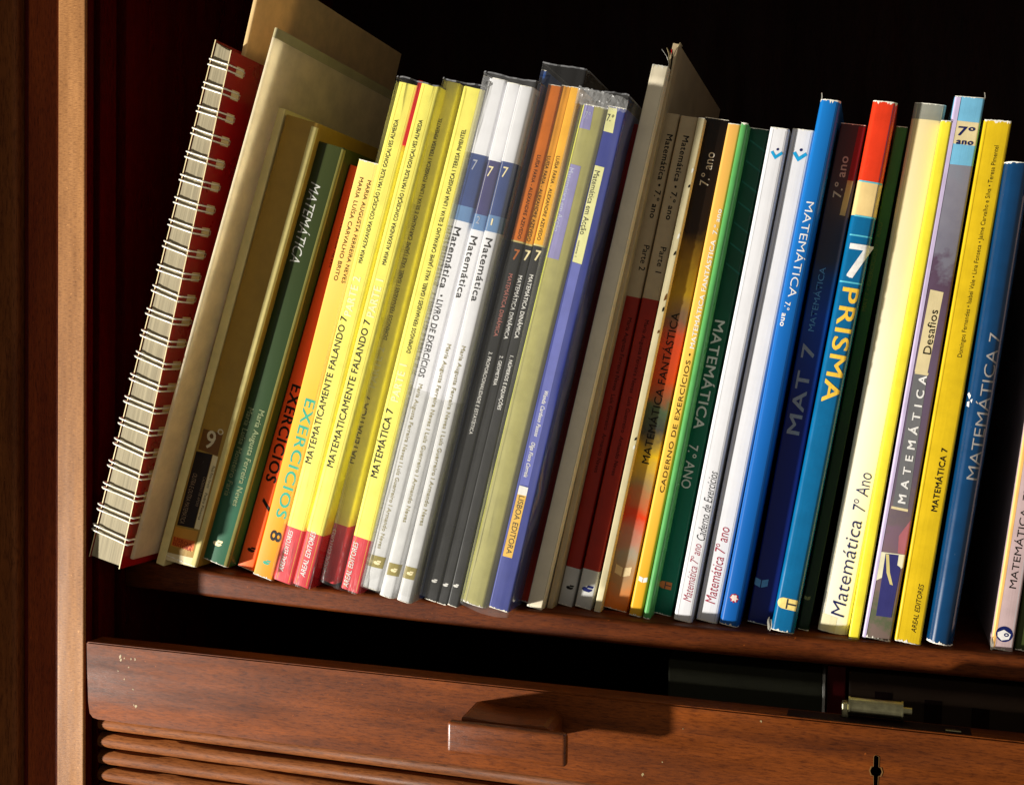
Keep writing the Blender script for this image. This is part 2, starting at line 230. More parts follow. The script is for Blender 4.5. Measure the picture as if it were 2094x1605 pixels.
LOGOS = [
    ('green', 'hand', (-10.49, 12.21), 6.81, 'ink_cream'),
    ('ex7', 'hand', (-4.61, 12.52), 5.76, 'ink_black'),
    ('ex8', 'hand', (-6.42, 9.43), 5.24, 'ink_teal'),
    ('w1', 'hand', (-5.14, 16.03), 4.72, 'ink_cream'),
    ('w2', 'hand', (-3.72, 16.33), 4.19, 'ink_cream'),
    ('w3', 'hand', (-4.58, 16.81), 4.19, 'ink_cream'),
    ('o1', 'hand', (-4.11, 11.42), 3.67, 'ink_white'),
    ('o2', 'hand', (-3.45, 11.23), 3.41, 'ink_white'),
    ('o3', 'hand', (-3.61, 11.74), 3.41, 'ink_white'),
    ('p2', 'hand', (-3.5, 10.75), 4.72, 'ink_black'),
    ('p1', 'hand', (-4.32, 11.32), 6.81, 'ink_navy'),
    ('fant', 'book', (-6.83, 22.45), 8.91, 'ink_buff'),
    ('cad', 'book', (-3.39, 20.69), 4.72, 'ink_white'),
    ('dgreen', 'pill', (-6.26, 16.31), 7.34, 'ink_orange'),
    ('wh1', 'tick', (-4.32, 253.26), 6.29, 'ink_cyan'),
    ('wh2', 'tick', (-5.45, 252.43), 7.34, 'ink_cyan'),
    ('blue', 'flower', (-5.07, 14.9), 5.24, 'ink_rosewhite'),
    ('mat7', 'book', (-9.43, 22.09), 7.07, 'ink_paleblue'),
    ('prisma', 'pill', (-5.99, 14.85), 10.48, 'ink_straw'),
    ('pink', 'ball', (-4.97, 7.9), 7.86, 'ink_navy'),
    ('dg2', 'book', (-3.99, 17.05), 3.14, 'ink_dim2'),
]


# ------------------------------------------------------------------ materials
def lin(c):
    return tuple((v/12.92 if v <= 0.04045 else ((v+0.055)/1.055)**2.4) for v in [x/255.0 for x in c]) + (1,)
def new_mat(name):
    m = bpy.data.materials.new(name); m.use_nodes = True
    nt = m.node_tree; return m, nt, nt.nodes['Principled BSDF']
def N(nt, t, **k):
    n = nt.nodes.new(t)
    for a, b in k.items(): setattr(n, a, b)
    return n
def coords(nt, scale=(1, 1, 1)):
    tc = N(nt, 'ShaderNodeTexCoord'); mp = N(nt, 'ShaderNodeMapping'); mp.inputs['Scale'].default_value = scale
    nt.links.new(tc.outputs['Object'], mp.inputs[0]); return mp.outputs[0]
def noise(nt, vec, scale, detail=4, rough=.6):
    n = N(nt, 'ShaderNodeTexNoise'); n.inputs['Scale'].default_value = scale; n.inputs['Detail'].default_value = detail; n.inputs['Roughness'].default_value = rough
    nt.links.new(vec, n.inputs['Vector']); return n.outputs['Fac']
def ramp(nt, fac, stops, interp='LINEAR'):
    r = N(nt, 'ShaderNodeValToRGB'); cr = r.color_ramp; cr.interpolation = interp
    while len(cr.elements) < len(stops): cr.elements.new(0.5)
    for e, (p, c) in zip(cr.elements, stops): e.position = p; e.color = c
    nt.links.new(fac, r.inputs[0]); return r.outputs[0]
def bump(nt, p, h, strength, dist=0.0005):
    b = N(nt, 'ShaderNodeBump'); b.inputs['Strength'].default_value = strength; b.inputs['Distance'].default_value = dist
    nt.links.new(h, b.inputs['Height']); nt.links.new(b.outputs[0], p.inputs['Normal'])
def mul(c, k): return tuple(min(1, v*k) for v in c[:3]) + (1,)
def paper(name, rgb, rough=.42, mott=.86, bmp=.12, coat=0.0, spec=.25):
    m, nt, p = new_mat(name); c = lin(rgb)
    v = coords(nt)
    f = noise(nt, v, 70, 5, .65)
    col = ramp(nt, f, [(.36, mul(c, mott)), (.62, c)])
    f2 = noise(nt, coords(nt, (1, 1, .25)), 900, 3, .7)       # fine scuffs
    mx = N(nt, 'ShaderNodeMix'); mx.data_type = 'RGBA'
    sc = ramp(nt, f2, [(.70, (0, 0, 0, 1)), (.80, (.35, .35, .35, 1))])
    nt.links.new(sc, mx.inputs[0]); nt.links.new(col, mx.inputs[6]); mx.inputs[7].default_value = mul(tuple(min(1, x*.7+.25) for x in c[:3]), 1)
    nt.links.new(mx.outputs[2], p.inputs['Base Color'])
    rr = ramp(nt, noise(nt, v, 35, 4), [(.3, (rough*.8,)*3+(1,)), (.7, (rough*1.25,)*3+(1,))])
    nt.links.new(rr, p.inputs['Roughness']); p.inputs['Specular IOR Level'].default_value = spec
    p.inputs['Coat Weight'].default_value = coat; p.inputs['Coat Roughness'].default_value = .18
    ad = N(nt, 'ShaderNodeMath', operation='ADD'); nt.links.new(noise(nt, coords(nt, (1, 1, .5)), 160, 4), ad.inputs[0]); nt.links.new(noise(nt, coords(nt, (1, 1, .025)), 420, 3, .6), ad.inputs[1])
    bump(nt, p, ad.outputs[0], bmp*1.3)
    return m
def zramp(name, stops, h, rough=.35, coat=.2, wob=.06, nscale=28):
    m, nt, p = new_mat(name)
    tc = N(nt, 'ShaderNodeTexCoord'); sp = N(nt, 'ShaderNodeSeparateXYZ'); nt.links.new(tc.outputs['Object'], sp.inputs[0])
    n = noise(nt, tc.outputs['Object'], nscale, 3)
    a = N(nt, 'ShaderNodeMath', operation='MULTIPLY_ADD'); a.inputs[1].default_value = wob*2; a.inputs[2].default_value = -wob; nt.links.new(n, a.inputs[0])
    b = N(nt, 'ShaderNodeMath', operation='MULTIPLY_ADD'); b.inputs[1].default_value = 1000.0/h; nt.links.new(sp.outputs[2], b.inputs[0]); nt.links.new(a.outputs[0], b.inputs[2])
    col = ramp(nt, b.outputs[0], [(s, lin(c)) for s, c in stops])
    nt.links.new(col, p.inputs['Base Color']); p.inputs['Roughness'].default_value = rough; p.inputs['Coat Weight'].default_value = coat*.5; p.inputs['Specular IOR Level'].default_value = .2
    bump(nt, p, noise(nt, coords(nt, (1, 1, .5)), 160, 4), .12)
    return m
def wood(name, dark, light, axis, rough=.5, coat=.0, fine=1.0, cross=False, spec=.12):
    m, nt, p = new_mat(name)
    st = {'x': (.12, 1, 1), 'z': (1, 1, .12)}[axis]
    v = coords(nt, st)
    g = noise(nt, v, 95, 6, .65)
    w = noise(nt, coords(nt, st), 22, 3, .5)
    a = N(nt, 'ShaderNodeMath', operation='MULTIPLY_ADD'); a.inputs[1].default_value = .55; nt.links.new(g, a.inputs[0])
    a2 = N(nt, 'ShaderNodeMath', operation='MULTIPLY'); a2.inputs[1].default_value = .45; nt.links.new(w, a2.inputs[0]); nt.links.new(a2.outputs[0], a.inputs[2])
    col = ramp(nt, a.outputs[0], [(.33, lin(dark)), (.50, tuple((x+y)/2 for x, y in zip(lin(dark), lin(light)))), (.66, lin(light))])
    st2 = {'x': (.13, 1, 1), 'z': (1, 1, .13)}[axis]
    if cross: st2 = (.25, 1, 2.2)
    pores = noise(nt, coords(nt, st2), 1150*fine, 4, .75)
    pc = ramp(nt, pores, [(.36, (.40, .32, .26, 1)), (.50, (1, 1, 1, 1)), (.66, (1.25, 1.2, 1.1, 1))])
    mx = N(nt, 'ShaderNodeMix'); mx.data_type = 'RGBA'; mx.blend_type = 'MULTIPLY'; mx.inputs[0].default_value = .8
    nt.links.new(col, mx.inputs[6]); nt.links.new(pc, mx.inputs[7])
    sp = noise(nt, coords(nt), 420, 2, .5)
    sm = ramp(nt, sp, [(.735, (0, 0, 0, 1)), (.76, (.5, .5, .5, 1))])
    mx2 = N(nt, 'ShaderNodeMix'); mx2.data_type = 'RGBA'; nt.links.new(sm, mx2.inputs[0]); nt.links.new(mx.outputs[2], mx2.inputs[6]); mx2.inputs[7].default_value = mul(lin(light), 1.7)
    nt.links.new(mx2.outputs[2], p.inputs['Base Color'])
    rr = ramp(nt, noise(nt, v, 60, 4), [(.3, (rough*.75,)*3+(1,)), (.7, (rough*1.3,)*3+(1,))])
    nt.links.new(rr, p.inputs['Roughness']); p.inputs['Coat Weight'].default_value = coat; p.inputs['Coat Roughness'].default_value = .2; p.inputs['Specular IOR Level'].default_value = spec
    bump(nt, p, pores, .35, .0004)
    return m
def page_edges(name, rgb, axis='x', scale=900):
    m, nt, p = new_mat(name); c = lin(rgb)
    v = coords(nt, (1, 1, .02) if axis == 'x' else (.02, 1, 1))
    f = noise(nt, v, scale, 3, .7)
    col = ramp(nt, f, [(.35, mul(c, .72)), (.60, c)])
    nt.links.new(col, p.inputs['Base Color']); p.inputs['Roughness'].default_value = .8
    bump(nt, p, f, .4, .0004); return m
def film(name, haze=.10, rough=.08, wrinkle=.5, scale=40, stretch=(1, 1, .35), tint=(.96, .96, .95, 1)):
    m = bpy.data.materials.new(name); m.use_nodes = True; nt = m.node_tree; nt.nodes.clear()
    out = N(nt, 'ShaderNodeOutputMaterial'); tr = N(nt, 'ShaderNodeBsdfTransparent'); tr.inputs[0].default_value = tint
    gl = N(nt, 'ShaderNodeBsdfGlossy'); gl.inputs['Roughness'].default_value = rough
    df = N(nt, 'ShaderNodeBsdfDiffuse'); df.inputs[0].default_value = (.85, .85, .84, 1)
    lw = N(nt, 'ShaderNodeLayerWeight'); lw.inputs[0].default_value = .5
    pw = N(nt, 'ShaderNodeMath', operation='POWER'); pw.inputs[1].default_value = 4.0; nt.links.new(lw.outputs['Facing'], pw.inputs[0])
    fr = N(nt, 'ShaderNodeMath', operation='MULTIPLY_ADD'); fr.inputs[1].default_value = .75; fr.inputs[2].default_value = .035; nt.links.new(pw.outputs[0], fr.inputs[0])
    b = N(nt, 'ShaderNodeBump'); b.inputs['Strength'].default_value = wrinkle; b.inputs['Distance'].default_value = .002
    nt.links.new(noise(nt, coords(nt, stretch), scale, 4, .6), b.inputs['Height'])
    nt.links.new(b.outputs[0], gl.inputs['Normal'])
    m1 = N(nt, 'ShaderNodeMixShader'); m1.inputs[0].default_value = haze; nt.links.new(tr.outputs[0], m1.inputs[1]); nt.links.new(df.outputs[0], m1.inputs[2])
    m2 = N(nt, 'ShaderNodeMixShader'); nt.links.new(fr.outputs[0], m2.inputs[0]); nt.links.new(m1.outputs[0], m2.inputs[1]); nt.links.new(gl.outputs[0], m2.inputs[2])
    nt.links.new(m2.outputs[0], out.inputs[0]); return m
def metal(name, rgb, rough=.3):
    m, nt, p = new_mat(name); p.inputs['Metallic'].default_value = 1; p.inputs['Roughness'].default_value = rough
    c = lin(rgb); nt.links.new(ramp(nt, noise(nt, coords(nt), 300, 3), [(.3, mul(c, .6)), (.7, c)]), p.inputs['Base Color']); return m

M = {}
def ink(n, rgb, rough=.45):
    m, nt, p = new_mat(n); c = lin(rgb)
    nt.links.new(ramp(nt, noise(nt, coords(nt), 500, 3, .7), [(.3, mul(c, .8)), (.6, c)]), p.inputs['Base Color'])
    p.inputs['Roughness'].default_value = rough; p.inputs['Specular IOR Level'].default_value = .15; M[n] = m
for n, c in dict(ink_black=(22, 20, 18), ink_white=(238, 236, 232), ink_pale=(215, 200, 165), ink_dim=(150, 125, 100), ink_dim2=(130, 140, 100), ink_red=(150, 40, 20),
                 ink_silver=(190, 190, 182), ink_silver2=(165, 160, 155), ink_brown=(42, 28, 16), ink_brown2=(46, 24, 12), ink_brown3=(70, 50, 20), ink_teal=(60, 165, 135),
                 ink_ghost=(252, 248, 190), ink_khaki=(150, 140, 95), ink_gray=(165, 170, 185), ink_cream=(245, 230, 180), ink_orange=(190, 110, 60), ink_rose=(190, 120, 110),
                 ink_lav=(185, 190, 215), ink_darkred=(70, 5, 5), ink_crimson=(165, 30, 60), ink_gray2=(60, 60, 62), ink_paleblue=(110, 165, 195), ink_gold=(245, 200, 70),
                 ink_olive=(95, 110, 45), ink_navy=(20, 30, 90), ink_buff=(215, 200, 160), ink_cyan=(30, 160, 215), ink_rosewhite=(235, 215, 205), ink_straw=(240, 215, 130)).items(): ink(n, c)
for n, c in dict(p_cream=(225, 208, 160), p_brown=(110, 70, 25), p_black=(25, 12, 12), p_ochre=(200, 140, 50), p_orange=(205, 95, 25), p_straw=(215, 200, 130), p_oliveedge=(125, 120, 60),
                 p_lilac=(140, 135, 185), p_litedge=(225, 230, 90), p_palelemon=(240, 238, 165), p_periwinkle=(98, 106, 190), p_yolk=(240, 190, 70), p_white=(240, 238, 230), p_olivebox=(140, 125, 40),
                 p_maroon=(120, 20, 28), p_tan=(160, 140, 100), p_skyline=(90, 190, 210), p_gray=(110, 110, 112), p_rose=(170, 100, 108), p_ivory=(235, 230, 195), p_navy=(52, 52, 112),
                 p_lilacpale=(205, 190, 225), p_apricot=(250, 195, 110), p_buff=(235, 225, 185), p_tealdark=(20, 85, 75)).items(): M[n] = paper(n, c)
M['torn'] = paper('torn_paper', (245, 240, 225), rough=.9, bmp=.4)
M['pages'] = page_edges('page_paper', (225, 212, 170))
M['pages_gray'] = page_edges('notebook_paper', (150, 139, 110), scale=700)
M['film'] = film('clear_plastic', haze=.055, rough=.12, wrinkle=.25, scale=30)
M['film2'] = film('thin_clear_plastic', haze=.02, rough=.08, wrinkle=.15, scale=18)
M['crumple'] = film('crumpled_plastic', haze=.16, rough=.2, wrinkle=1.0, scale=120, stretch=(1, 1, 1))
M['wrap'] = film('shrink_wrap_plastic', haze=.015, rough=.16, wrinkle=.9, scale=90, stretch=(1, 1, .22))
M['post'] = wood('stile_wood', (112, 72, 38), (166, 118, 72), 'z', cross=True)
M['rail'] = wood('shutter_wood', (54, 20, 3), (128, 64, 17), 'x')
M['pull'] = wood('pull_wood', (72, 30, 6), (124, 62, 18), 'x', rough=.32, coat=.15, spec=.4)
M['slat'] = wood('slat_wood', (68, 34, 12), (114, 66, 30), 'x')
M['shelf'] = wood('shelf_wood', (56, 20, 4), (116, 56, 15), 'x')
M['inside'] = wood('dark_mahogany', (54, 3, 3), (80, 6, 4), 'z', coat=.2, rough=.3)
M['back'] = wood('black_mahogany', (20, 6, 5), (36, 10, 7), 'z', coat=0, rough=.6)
M['frame'] = wood('door_frame_wood', (92, 30, 10), (136, 62, 22), 'z')
M['frame2'] = wood('door_panel_wood', (88, 44, 18), (130, 76, 36), 'z')
M['wire'] = paper('white_coated_wire', (235, 230, 215), rough=.25, coat=.6, bmp=.02)
M['steel'] = metal('nickel_metal', (165, 160, 125), .35)

# ------------------------------------------------------------------ object helpers
def obj(name, me, mats=(), parent=None, smooth=False):
    o = bpy.data.objects.new(name, me); COL.objects.link(o)
    for mt in mats: me.materials.append(M[mt] if isinstance(mt, str) else mt)
    if parent: o.parent = parent
    if smooth:
        for p in me.polygons: p.use_smooth = True
    return o
def thing(name, label, cat, loc=(0, 0, 0), roty=0, group=None):
    o = bpy.data.objects.new(name, None); COL.objects.link(o); o.empty_display_size = .02
    o.location = loc; o.rotation_euler = (0, roty, 0); o['label'] = label; o['category'] = cat
    if group: o['group'] = group
    return o
def box_mesh(name, x0, x1, y0, y1, z0, z1, bev=0.0, seg=2):
    bm = bmesh.new(); bmesh.ops.create_cube(bm, size=1)
    for v in bm.verts: v.co = Vector(((x0+x1)/2+v.co.x*(x1-x0), (y0+y1)/2+v.co.y*(y1-y0), (z0+z1)/2+v.co.z*(z1-z0)))
    if bev: bmesh.ops.bevel(bm, geom=bm.edges[:], offset=bev, segments=seg, affect='EDGES', profile=.5)
    me = bpy.data.meshes.new(name); bm.to_mesh(me); bm.free(); return me
def grid_mesh(name, rows, closed=False, mat_of=None, caps=False):
    """rows: list of equally long point lists"""
    vs = [p for r in rows for p in r]; n = len(rows[0]); fs = []; mi = []
    for i in range(len(rows)-1):
        for j in range(n if closed else n-1):
            k = (j+1) % n
            fs.append((i*n+j, i*n+k, (i+1)*n+k, (i+1)*n+j)); mi.append(mat_of(i, j) if mat_of else 0)
    if caps:
        fs.append(tuple(range(n-1, -1, -1))); mi.append(0); fs.append(tuple(range((len(rows)-1)*n, len(rows)*n))); mi.append(0)
    me = bpy.data.meshes.new(name); me.from_pydata(vs, [], fs); me.polygons.foreach_set('material_index', mi); me.update(); return me
def fix_normals(me):
    bm = bmesh.new(); bm.from_mesh(me); bmesh.ops.recalc_face_normals(bm, faces=bm.faces); bm.to_mesh(me); bm.free()

# ------------------------------------------------------------------ books
class Spine:
    def __init__(s, key, r=None, bulge=0.0, amp=.25, depth=190):
        s.X, s.Y, s.Z, s.lean, s.w, s.h = BOOKS[key]; s.key = key
        s.r = r if r is not None else min(1.1, s.w*.22); s.r = min(s.r, s.w*.49); s.b = bulge; s.amp = amp; s.depth = depth; s.lift = .04
        rnd = random.Random(key); s.ph = rnd.uniform(0, 6.28); s.k = rnd.uniform(.8, 2.2); s.rnd = rnd
        xs = set()
        for i in range(5):
            d = s.r*(1-math.cos(math.pi/2*i/4)); xs.add(round(-d, 4)); xs.add(round(-s.w+d, 4))
        n = 6 if bulge else 2
        for i in range(1, n): xs.add(round(-s.w*i/n, 4))
        s.xs = sorted(xs)
    def y(s, x):
        d = max(0, min(-x, x+s.w)); v = 0
        if d < s.r: v = s.r-math.sqrt(max(0, s.r**2-(s.r-d)**2))
        t = (x+s.w/2)/(s.w/2)
        return v-s.b*(1-min(1, t*t))
    def wx(s, z): return s.amp*math.sin(s.ph+s.k*z/s.h*3.1)
LET = []          # lettering jobs, converted in one go
def drape(bm, sp, off):
    """flat x,z print in mm laid on the spine"""
    xs = [x for x in sp.xs if -sp.w < x < 0]
    lo = min(v.co.x for v in bm.verts); hi = max(v.co.x for v in bm.verts)
    for x in xs:
        if lo < x < hi and (sp.b or x < -sp.w+sp.r+.01 or x > -sp.r-.01):
            bmesh.ops.bisect_plane(bm, geom=bm.verts[:]+bm.edges[:]+bm.faces[:], plane_co=(x, 0, 0), plane_no=(1, 0, 0), dist=1e-5)
    for v in bm.verts:
        x = min(-.001, max(-sp.w+.001, v.co.x)); z = v.co.z
        v.co = Vector(((v.co.x+sp.wx(z))*MM, (sp.y(x)-off)*MM, z*MM))
def print_poly(name, sp, pts, mat, parent, off=.06):
    bm = bmesh.new(); vs = [bm.verts.new((x, 0, z)) for x, z in pts]; f = bm.faces.new(vs)
    if len(pts) > 4: bmesh.ops.triangulate(bm, faces=[f])
    for k in range(1, 12):   # follow the slight bow of the spine
        z = sp.h*k/12
        if min(p[1] for p in pts) < z < max(p[1] for p in pts):
            bmesh.ops.bisect_plane(bm, geom=bm.verts[:]+bm.edges[:]+bm.faces[:], plane_co=(0, 0, z), plane_no=(0, 0, 1), dist=1e-5)
    drape(bm, sp, off)
    bmesh.ops.recalc_face_normals(bm, faces=bm.faces)
    me = bpy.data.meshes.new(name); bm.to_mesh(me); bm.free()
    return obj(name, me, [mat], parent)
def torn(sp, parent, top=True, size=.8, seed=1):
    rnd = random.Random(sp.key+str(seed)); n = max(8, int(sp.w*1.8)); pts = []; zt = sp.h if top else 0; sg = -1 if top else 1
    for i in range(n+1):
        x = -sp.w+.15+(sp.w-.3)*i/n; pts.append((x, zt-sg*(.15+rnd.random()*.25*size)))
    for i in range(n, -1, -1):
        x = -sp.w+.15+(sp.w-.3)*i/n; pts.append((x, zt+sg*(.06+rnd.random()**4*size*1.6)))
    bm = bmesh.new()
    vs = [bm.verts.new((x, 0, z)) for x, z in pts]; N2 = len(pts)
    for i in range(n): bm.faces.new((vs[i], vs[i+1], vs[N2-2-i], vs[N2-1-i]))
    drape(bm, sp, .15); me = bpy.data.meshes.new('worn_edge'); bm.to_mesh(me); bm.free()
    return obj('worn_edge', me, ['torn'], parent)
def build_book(key, name, label, bands, cat='book', group=None, r=None, bulge=0.0, depth=190, wear=(.8, .6), pages='pages', amp=.25, thin=False):
    """bands: [(from mm, material)] from the bottom edge upwards"""
    sp = Spine(key, r, bulge, amp, depth)
    root = thing(name, label, cat, (sp.X*MM, sp.Y*MM, sp.Z*MM), math.radians(sp.lean), group)
    mats = []; 
    for z, mt in bands:
        if mt not in mats: mats.append(mt)
    zs = sorted(set([0, sp.h]+[sp.h*k/12 for k in range(1, 12)]+[z for z, _ in bands if 0 < z < sp.h]))
    prof = [(-sp.w, depth), (-sp.w, depth*.5), (-sp.w, sp.r+14)]+[(x, sp.y(x)) for x in sp.xs]+[(0, sp.r+14), (0, depth*.5), (0, depth)]
    t = .35
    inner = [(max(-sp.w+t, min(-t, x)), y+t) for x, y in prof]
    rows = []
    for z in zs:
        dz = [0]*len(prof)
        if z == sp.h: dz = [sp.rnd.uniform(-.22, .1) for _ in prof]
        rows.append([((x+sp.wx(z))*MM, y*MM, (z+d)*MM) for (x, y), d in zip(prof, dz)]+[] if thin else [((x+sp.wx(z))*MM, y*MM, (z+d)*MM) for (x, y), d in zip(prof, dz)]+[((x+sp.wx(z))*MM, y*MM, (z+d)*MM) for (x, y), d in zip(reversed(inner), reversed(dz))])
    def mof(i, j):
        zc = (zs[i]+zs[i+1])/2; k = 0
        for z, mt in bands:
            if zc >= z: k = mats.index(mt)
        return k
    me = grid_mesh('cover', rows, closed=not thin, mat_of=mof)
    n = len(prof); # top and bottom rims
    bm = bmesh.new(); bm.from_mesh(me); bm.verts.ensure_lookup_table(); L = 2*n
    for base, rv in (() if thin else ((0, True), ((len(rows)-1)*L, False))):
        for j in range(n-1):
            q = [bm.verts[base+j], bm.verts[base+j+1], bm.verts[base+L-2-j], bm.verts[base+L-1-j]]
            try: f = bm.faces.new(q); f.material_index = mof(0 if rv else len(rows)-2, 0)
            except ValueError: pass
    bmesh.ops.recalc_face_normals(bm, faces=bm.faces)
    for f in bm.faces: f.smooth = True
    for e in bm.edges:
        if len(e.link_faces) == 2 and e.calc_face_angle(0) > .7: e.smooth = False
    bm.to_mesh(me); bm.free()
    obj('cover', me, mats, root)
    if pages and sp.w > 1.2:
        obj('page_block', box_mesh('page_block', (-sp.w+.6)*MM, -.6*MM, (sp.r+.8)*MM, (depth-3)*MM, .5*MM, (sp.h-.6)*MM), [pages], root)
    if wear[0]: torn(sp, root, True, wear[0])
    if wear[1]: torn(sp, root, False, wear[1], 2)
    if key in CREASE:
        for xx in CREASE[key][1]:
            xo = xx if xx < 0 else -sp.w+xx
            print_poly('spine_crease', sp, [(xo, 1), (xo+.22, 1), (xo+.22, sp.h-1), (xo, sp.h-1)], CREASE[key][0], root, off=sp.lift); sp.lift += .01
    for k, P, mt, pn in PANELS:
        if k == key: print_poly(pn, sp, P, mt, root, off=sp.lift); sp.lift += .014
    for job in LETTERING:
        if job[0] == key: LET.append((sp, root)+job[1:])
    for k, kind, c, size, mt in LOGOS:
        if k == key: logo(sp, root, kind, c, size, mt)
    SP[key] = (sp, root)
    return root
SP = {}
for n_, c_ in dict(k_yel=(215, 190, 50), k_white=(185, 185, 188), k_must=(180, 145, 15), k_cream=(200, 188, 150), k_blue=(8, 66, 130), k_pris=(0, 70, 110), k_dark=(30, 30, 30)).items(): M[n_] = paper(n_, c_)
CREASE = {'y1': ('k_yel', (2.6, -2.2)), 'y2': ('k_yel', (2.4, -2.6)), 'y3': ('k_yel', (2.2,)), 'y4': ('k_yel', (2.4, -2.4)), 'wh1': ('k_white', (1.8, -1.8)), 'wh2': ('k_white', (2.0, -1.9)),
          'cream': ('k_cream', (1.5, -1.6)), 'blue': ('k_blue', (-2.2,)), 'prisma': ('k_pris', (-1.9,)), 'yel7': ('k_must', (1.3, -1.2)), 'w2': ('k_white', (1.2,)), 'w3': ('k_white', (1.2,)), 'beige': ('k_cream', (-.7,)), 'pink': ('k_white', (-1.4,))}
def ngon(cx, cz, rx, rz, n=14, a0=0, a1=2*math.pi):
    return [(cx+rx*math.cos(a0+(a1-a0)*i/n), cz+rz*math.sin(a0+(a1-a0)*i/n)) for i in range(n)]
def logo(sp, root, kind, c, s, mt):
    cx, cz = c; h = s/2; P = lambda pts, m2=mt, off=.35: print_poly('publisher_emblem', sp, pts, m2, root, off=sp.lift+off-.30)
    cx = max(-sp.w+h*.8, min(-h*.8, cx))
    if kind == 'hand':      # open hand under a book
        P([(cx-h, cz-h*.3), (cx-h*.6, cz-h*.6), (cx+h*.3, cz-h*.6), (cx+h*.8, cz-h*.2), (cx+h*.7, cz), (cx, cz-.05*h), (cx-h*.5, cz+h*.2), (cx-h*.9, cz)])
        P([(cx-h*.3, cz+.05*h), (cx+h*.8, cz+h*.15), (cx+h*.9, cz+h*.55), (cx-h*.1, cz+h*.5)])
    elif kind == 'book':
        P([(cx-h, cz+h*.6), (cx-h*.08, cz+h*.35), (cx-h*.08, cz-h*.8), (cx-h, cz-h*.5)])
        P([(cx+h*.08, cz+h*.35), (cx+h, cz+h*.7), (cx+h, cz-h*.4), (cx+h*.08, cz-h*.8)])
    elif kind == 'tick':
        P([(cx-h*1.0, cz+h*.2), (cx-h*.6, cz+h*.45), (cx-h*.05, cz-h*.25), (cx+h*.8, cz+h*.5), (cx+h*1.1, cz+h*.1), (cx-h*.05, cz-h*.95)])
        P(ngon(cx+h*.1, cz+h*.75, h*.22, h*.22, 10), 'ink_navy')
    elif kind == 'flower':
        P([(cx+h*(1 if i % 2 == 0 else .72)*math.cos(i*math.pi/8), cz+h*(1 if i % 2 == 0 else .72)*math.sin(i*math.pi/8)) for i in range(16)], 'ink_crimson')
        P([(cx+h*(.85 if i % 2 == 0 else .45)*math.cos(i*math.pi/6), cz+h*(.85 if i % 2 == 0 else .45)*math.sin(i*math.pi/6)) for i in range(12)], mt, .42)
    elif kind == 'pill':
        rr = h*.55; P([(cx-h+rr-rr*math.sin(a), cz+rr*math.cos(a)) for a in [i*math.pi/8 for i in range(9)]]+[(cx+h*.9, cz-rr), (cx+h*.9, cz+rr)])
        P([(cx-h*.15, cz-rr*.9), (cx+h*.0, cz-rr*.9), (cx+h*.0, cz+rr*.9), (cx-h*.15, cz+rr*.9)], 'ink_gray2', .42)
        P([(cx+h*.0, cz-.06*h), (cx+h*.8, cz-.06*h), (cx+h*.8, cz+.1*h), (cx+h*.0, cz+.1*h)], 'ink_gray2', .42)
    elif kind == 'ball':
        P(ngon(cx, cz, h, h, 20))
        P([(cx-h*.8, cz+h*.1), (cx-h*.1, cz+h*.55), (cx+h*.75, cz+h*.1), (cx+h*.6, cz-h*.55), (cx-h*.2, cz-h*.85), (cx-h*.75, cz-h*.4)], 'ink_white', .42)
        P(ngon(cx+h*.25, cz-h*.05, h*.3, h*.25, 10), 'ink_navy', .5); P(ngon(cx+h*.25, cz-h*.05, h*.13, h*.1, 8), 'ink_white', .58)

def translucent(name, rgb, k):
    m = paper(name, rgb, rough=.55); nt = m.node_tree; p = nt.nodes['Principled BSDF']; out = [n for n in nt.nodes if n.type == 'OUTPUT_MATERIAL'][0]
    t = N(nt, 'ShaderNodeBsdfTranslucent'); src = p.inputs['Base Color'].links[0].from_socket; nt.links.new(src, t.inputs[0])
    mx = N(nt, 'ShaderNodeMixShader'); mx.inputs[0].default_value = k; nt.links.new(p.outputs[0], mx.inputs[1]); nt.links.new(t.outputs[0], mx.inputs[2]); nt.links.new(mx.outputs[0], out.inputs[0]); return m
M['c_cream'] = translucent('cream_translucent_card', (254, 244, 216), .62)
M['c_tall'] = translucent('ivory_card', (240, 208, 150), .3)
M['c_creamtop'] = paper('gray_plastic_edge', (178, 168, 128), rough=.4)
M['c_strip'] = paper('cream_page_strip', (236, 218, 150), rough=.7)
M['c_nine'] = paper('olive_brown_laminate', (160, 126, 52)); M['c_green'] = zramp('green_laminate', [(0, (40, 88, 62)), (.12, (42, 92, 68)), (.3, (42, 66, 36)), (.7, (44, 56, 26)), (1, (52, 58, 26))], 271)  # green ramp: light on the foot is painted in as lighter teal
M['c_ex7'] = zramp('vermilion_laminate', [(0, (235, 105, 50)), (.4, (215, 82, 34)), (1, (205, 75, 35))], 257, coat=.1)  # brighter orange towards the foot paints in the light from below
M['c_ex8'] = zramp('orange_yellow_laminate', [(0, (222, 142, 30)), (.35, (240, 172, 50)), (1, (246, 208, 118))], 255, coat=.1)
M['c_yel'] = paper('lemon_laminate', (250, 240, 112), rough=.35, coat=.2); M['c_pink'] = paper('pink_red_laminate', (215, 62, 72), rough=.35, coat=.2)
M['c_red'] = paper('red_laminate', (200, 20, 20)); M['c_white'] = paper('white_laminate', (226, 226, 230), rough=.35, coat=.1, mott=.95)
M['c_gray'] = paper('gray_white_laminate', (205, 205, 205), rough=.35); M['c_bnavy'] = paper('navy_laminate', (38, 62, 120)); M['c_steelb'] = paper('steel_blue_laminate', (92, 130, 175))
M['c_bviolet'] = paper('violet_navy_laminate', (54, 52, 104))
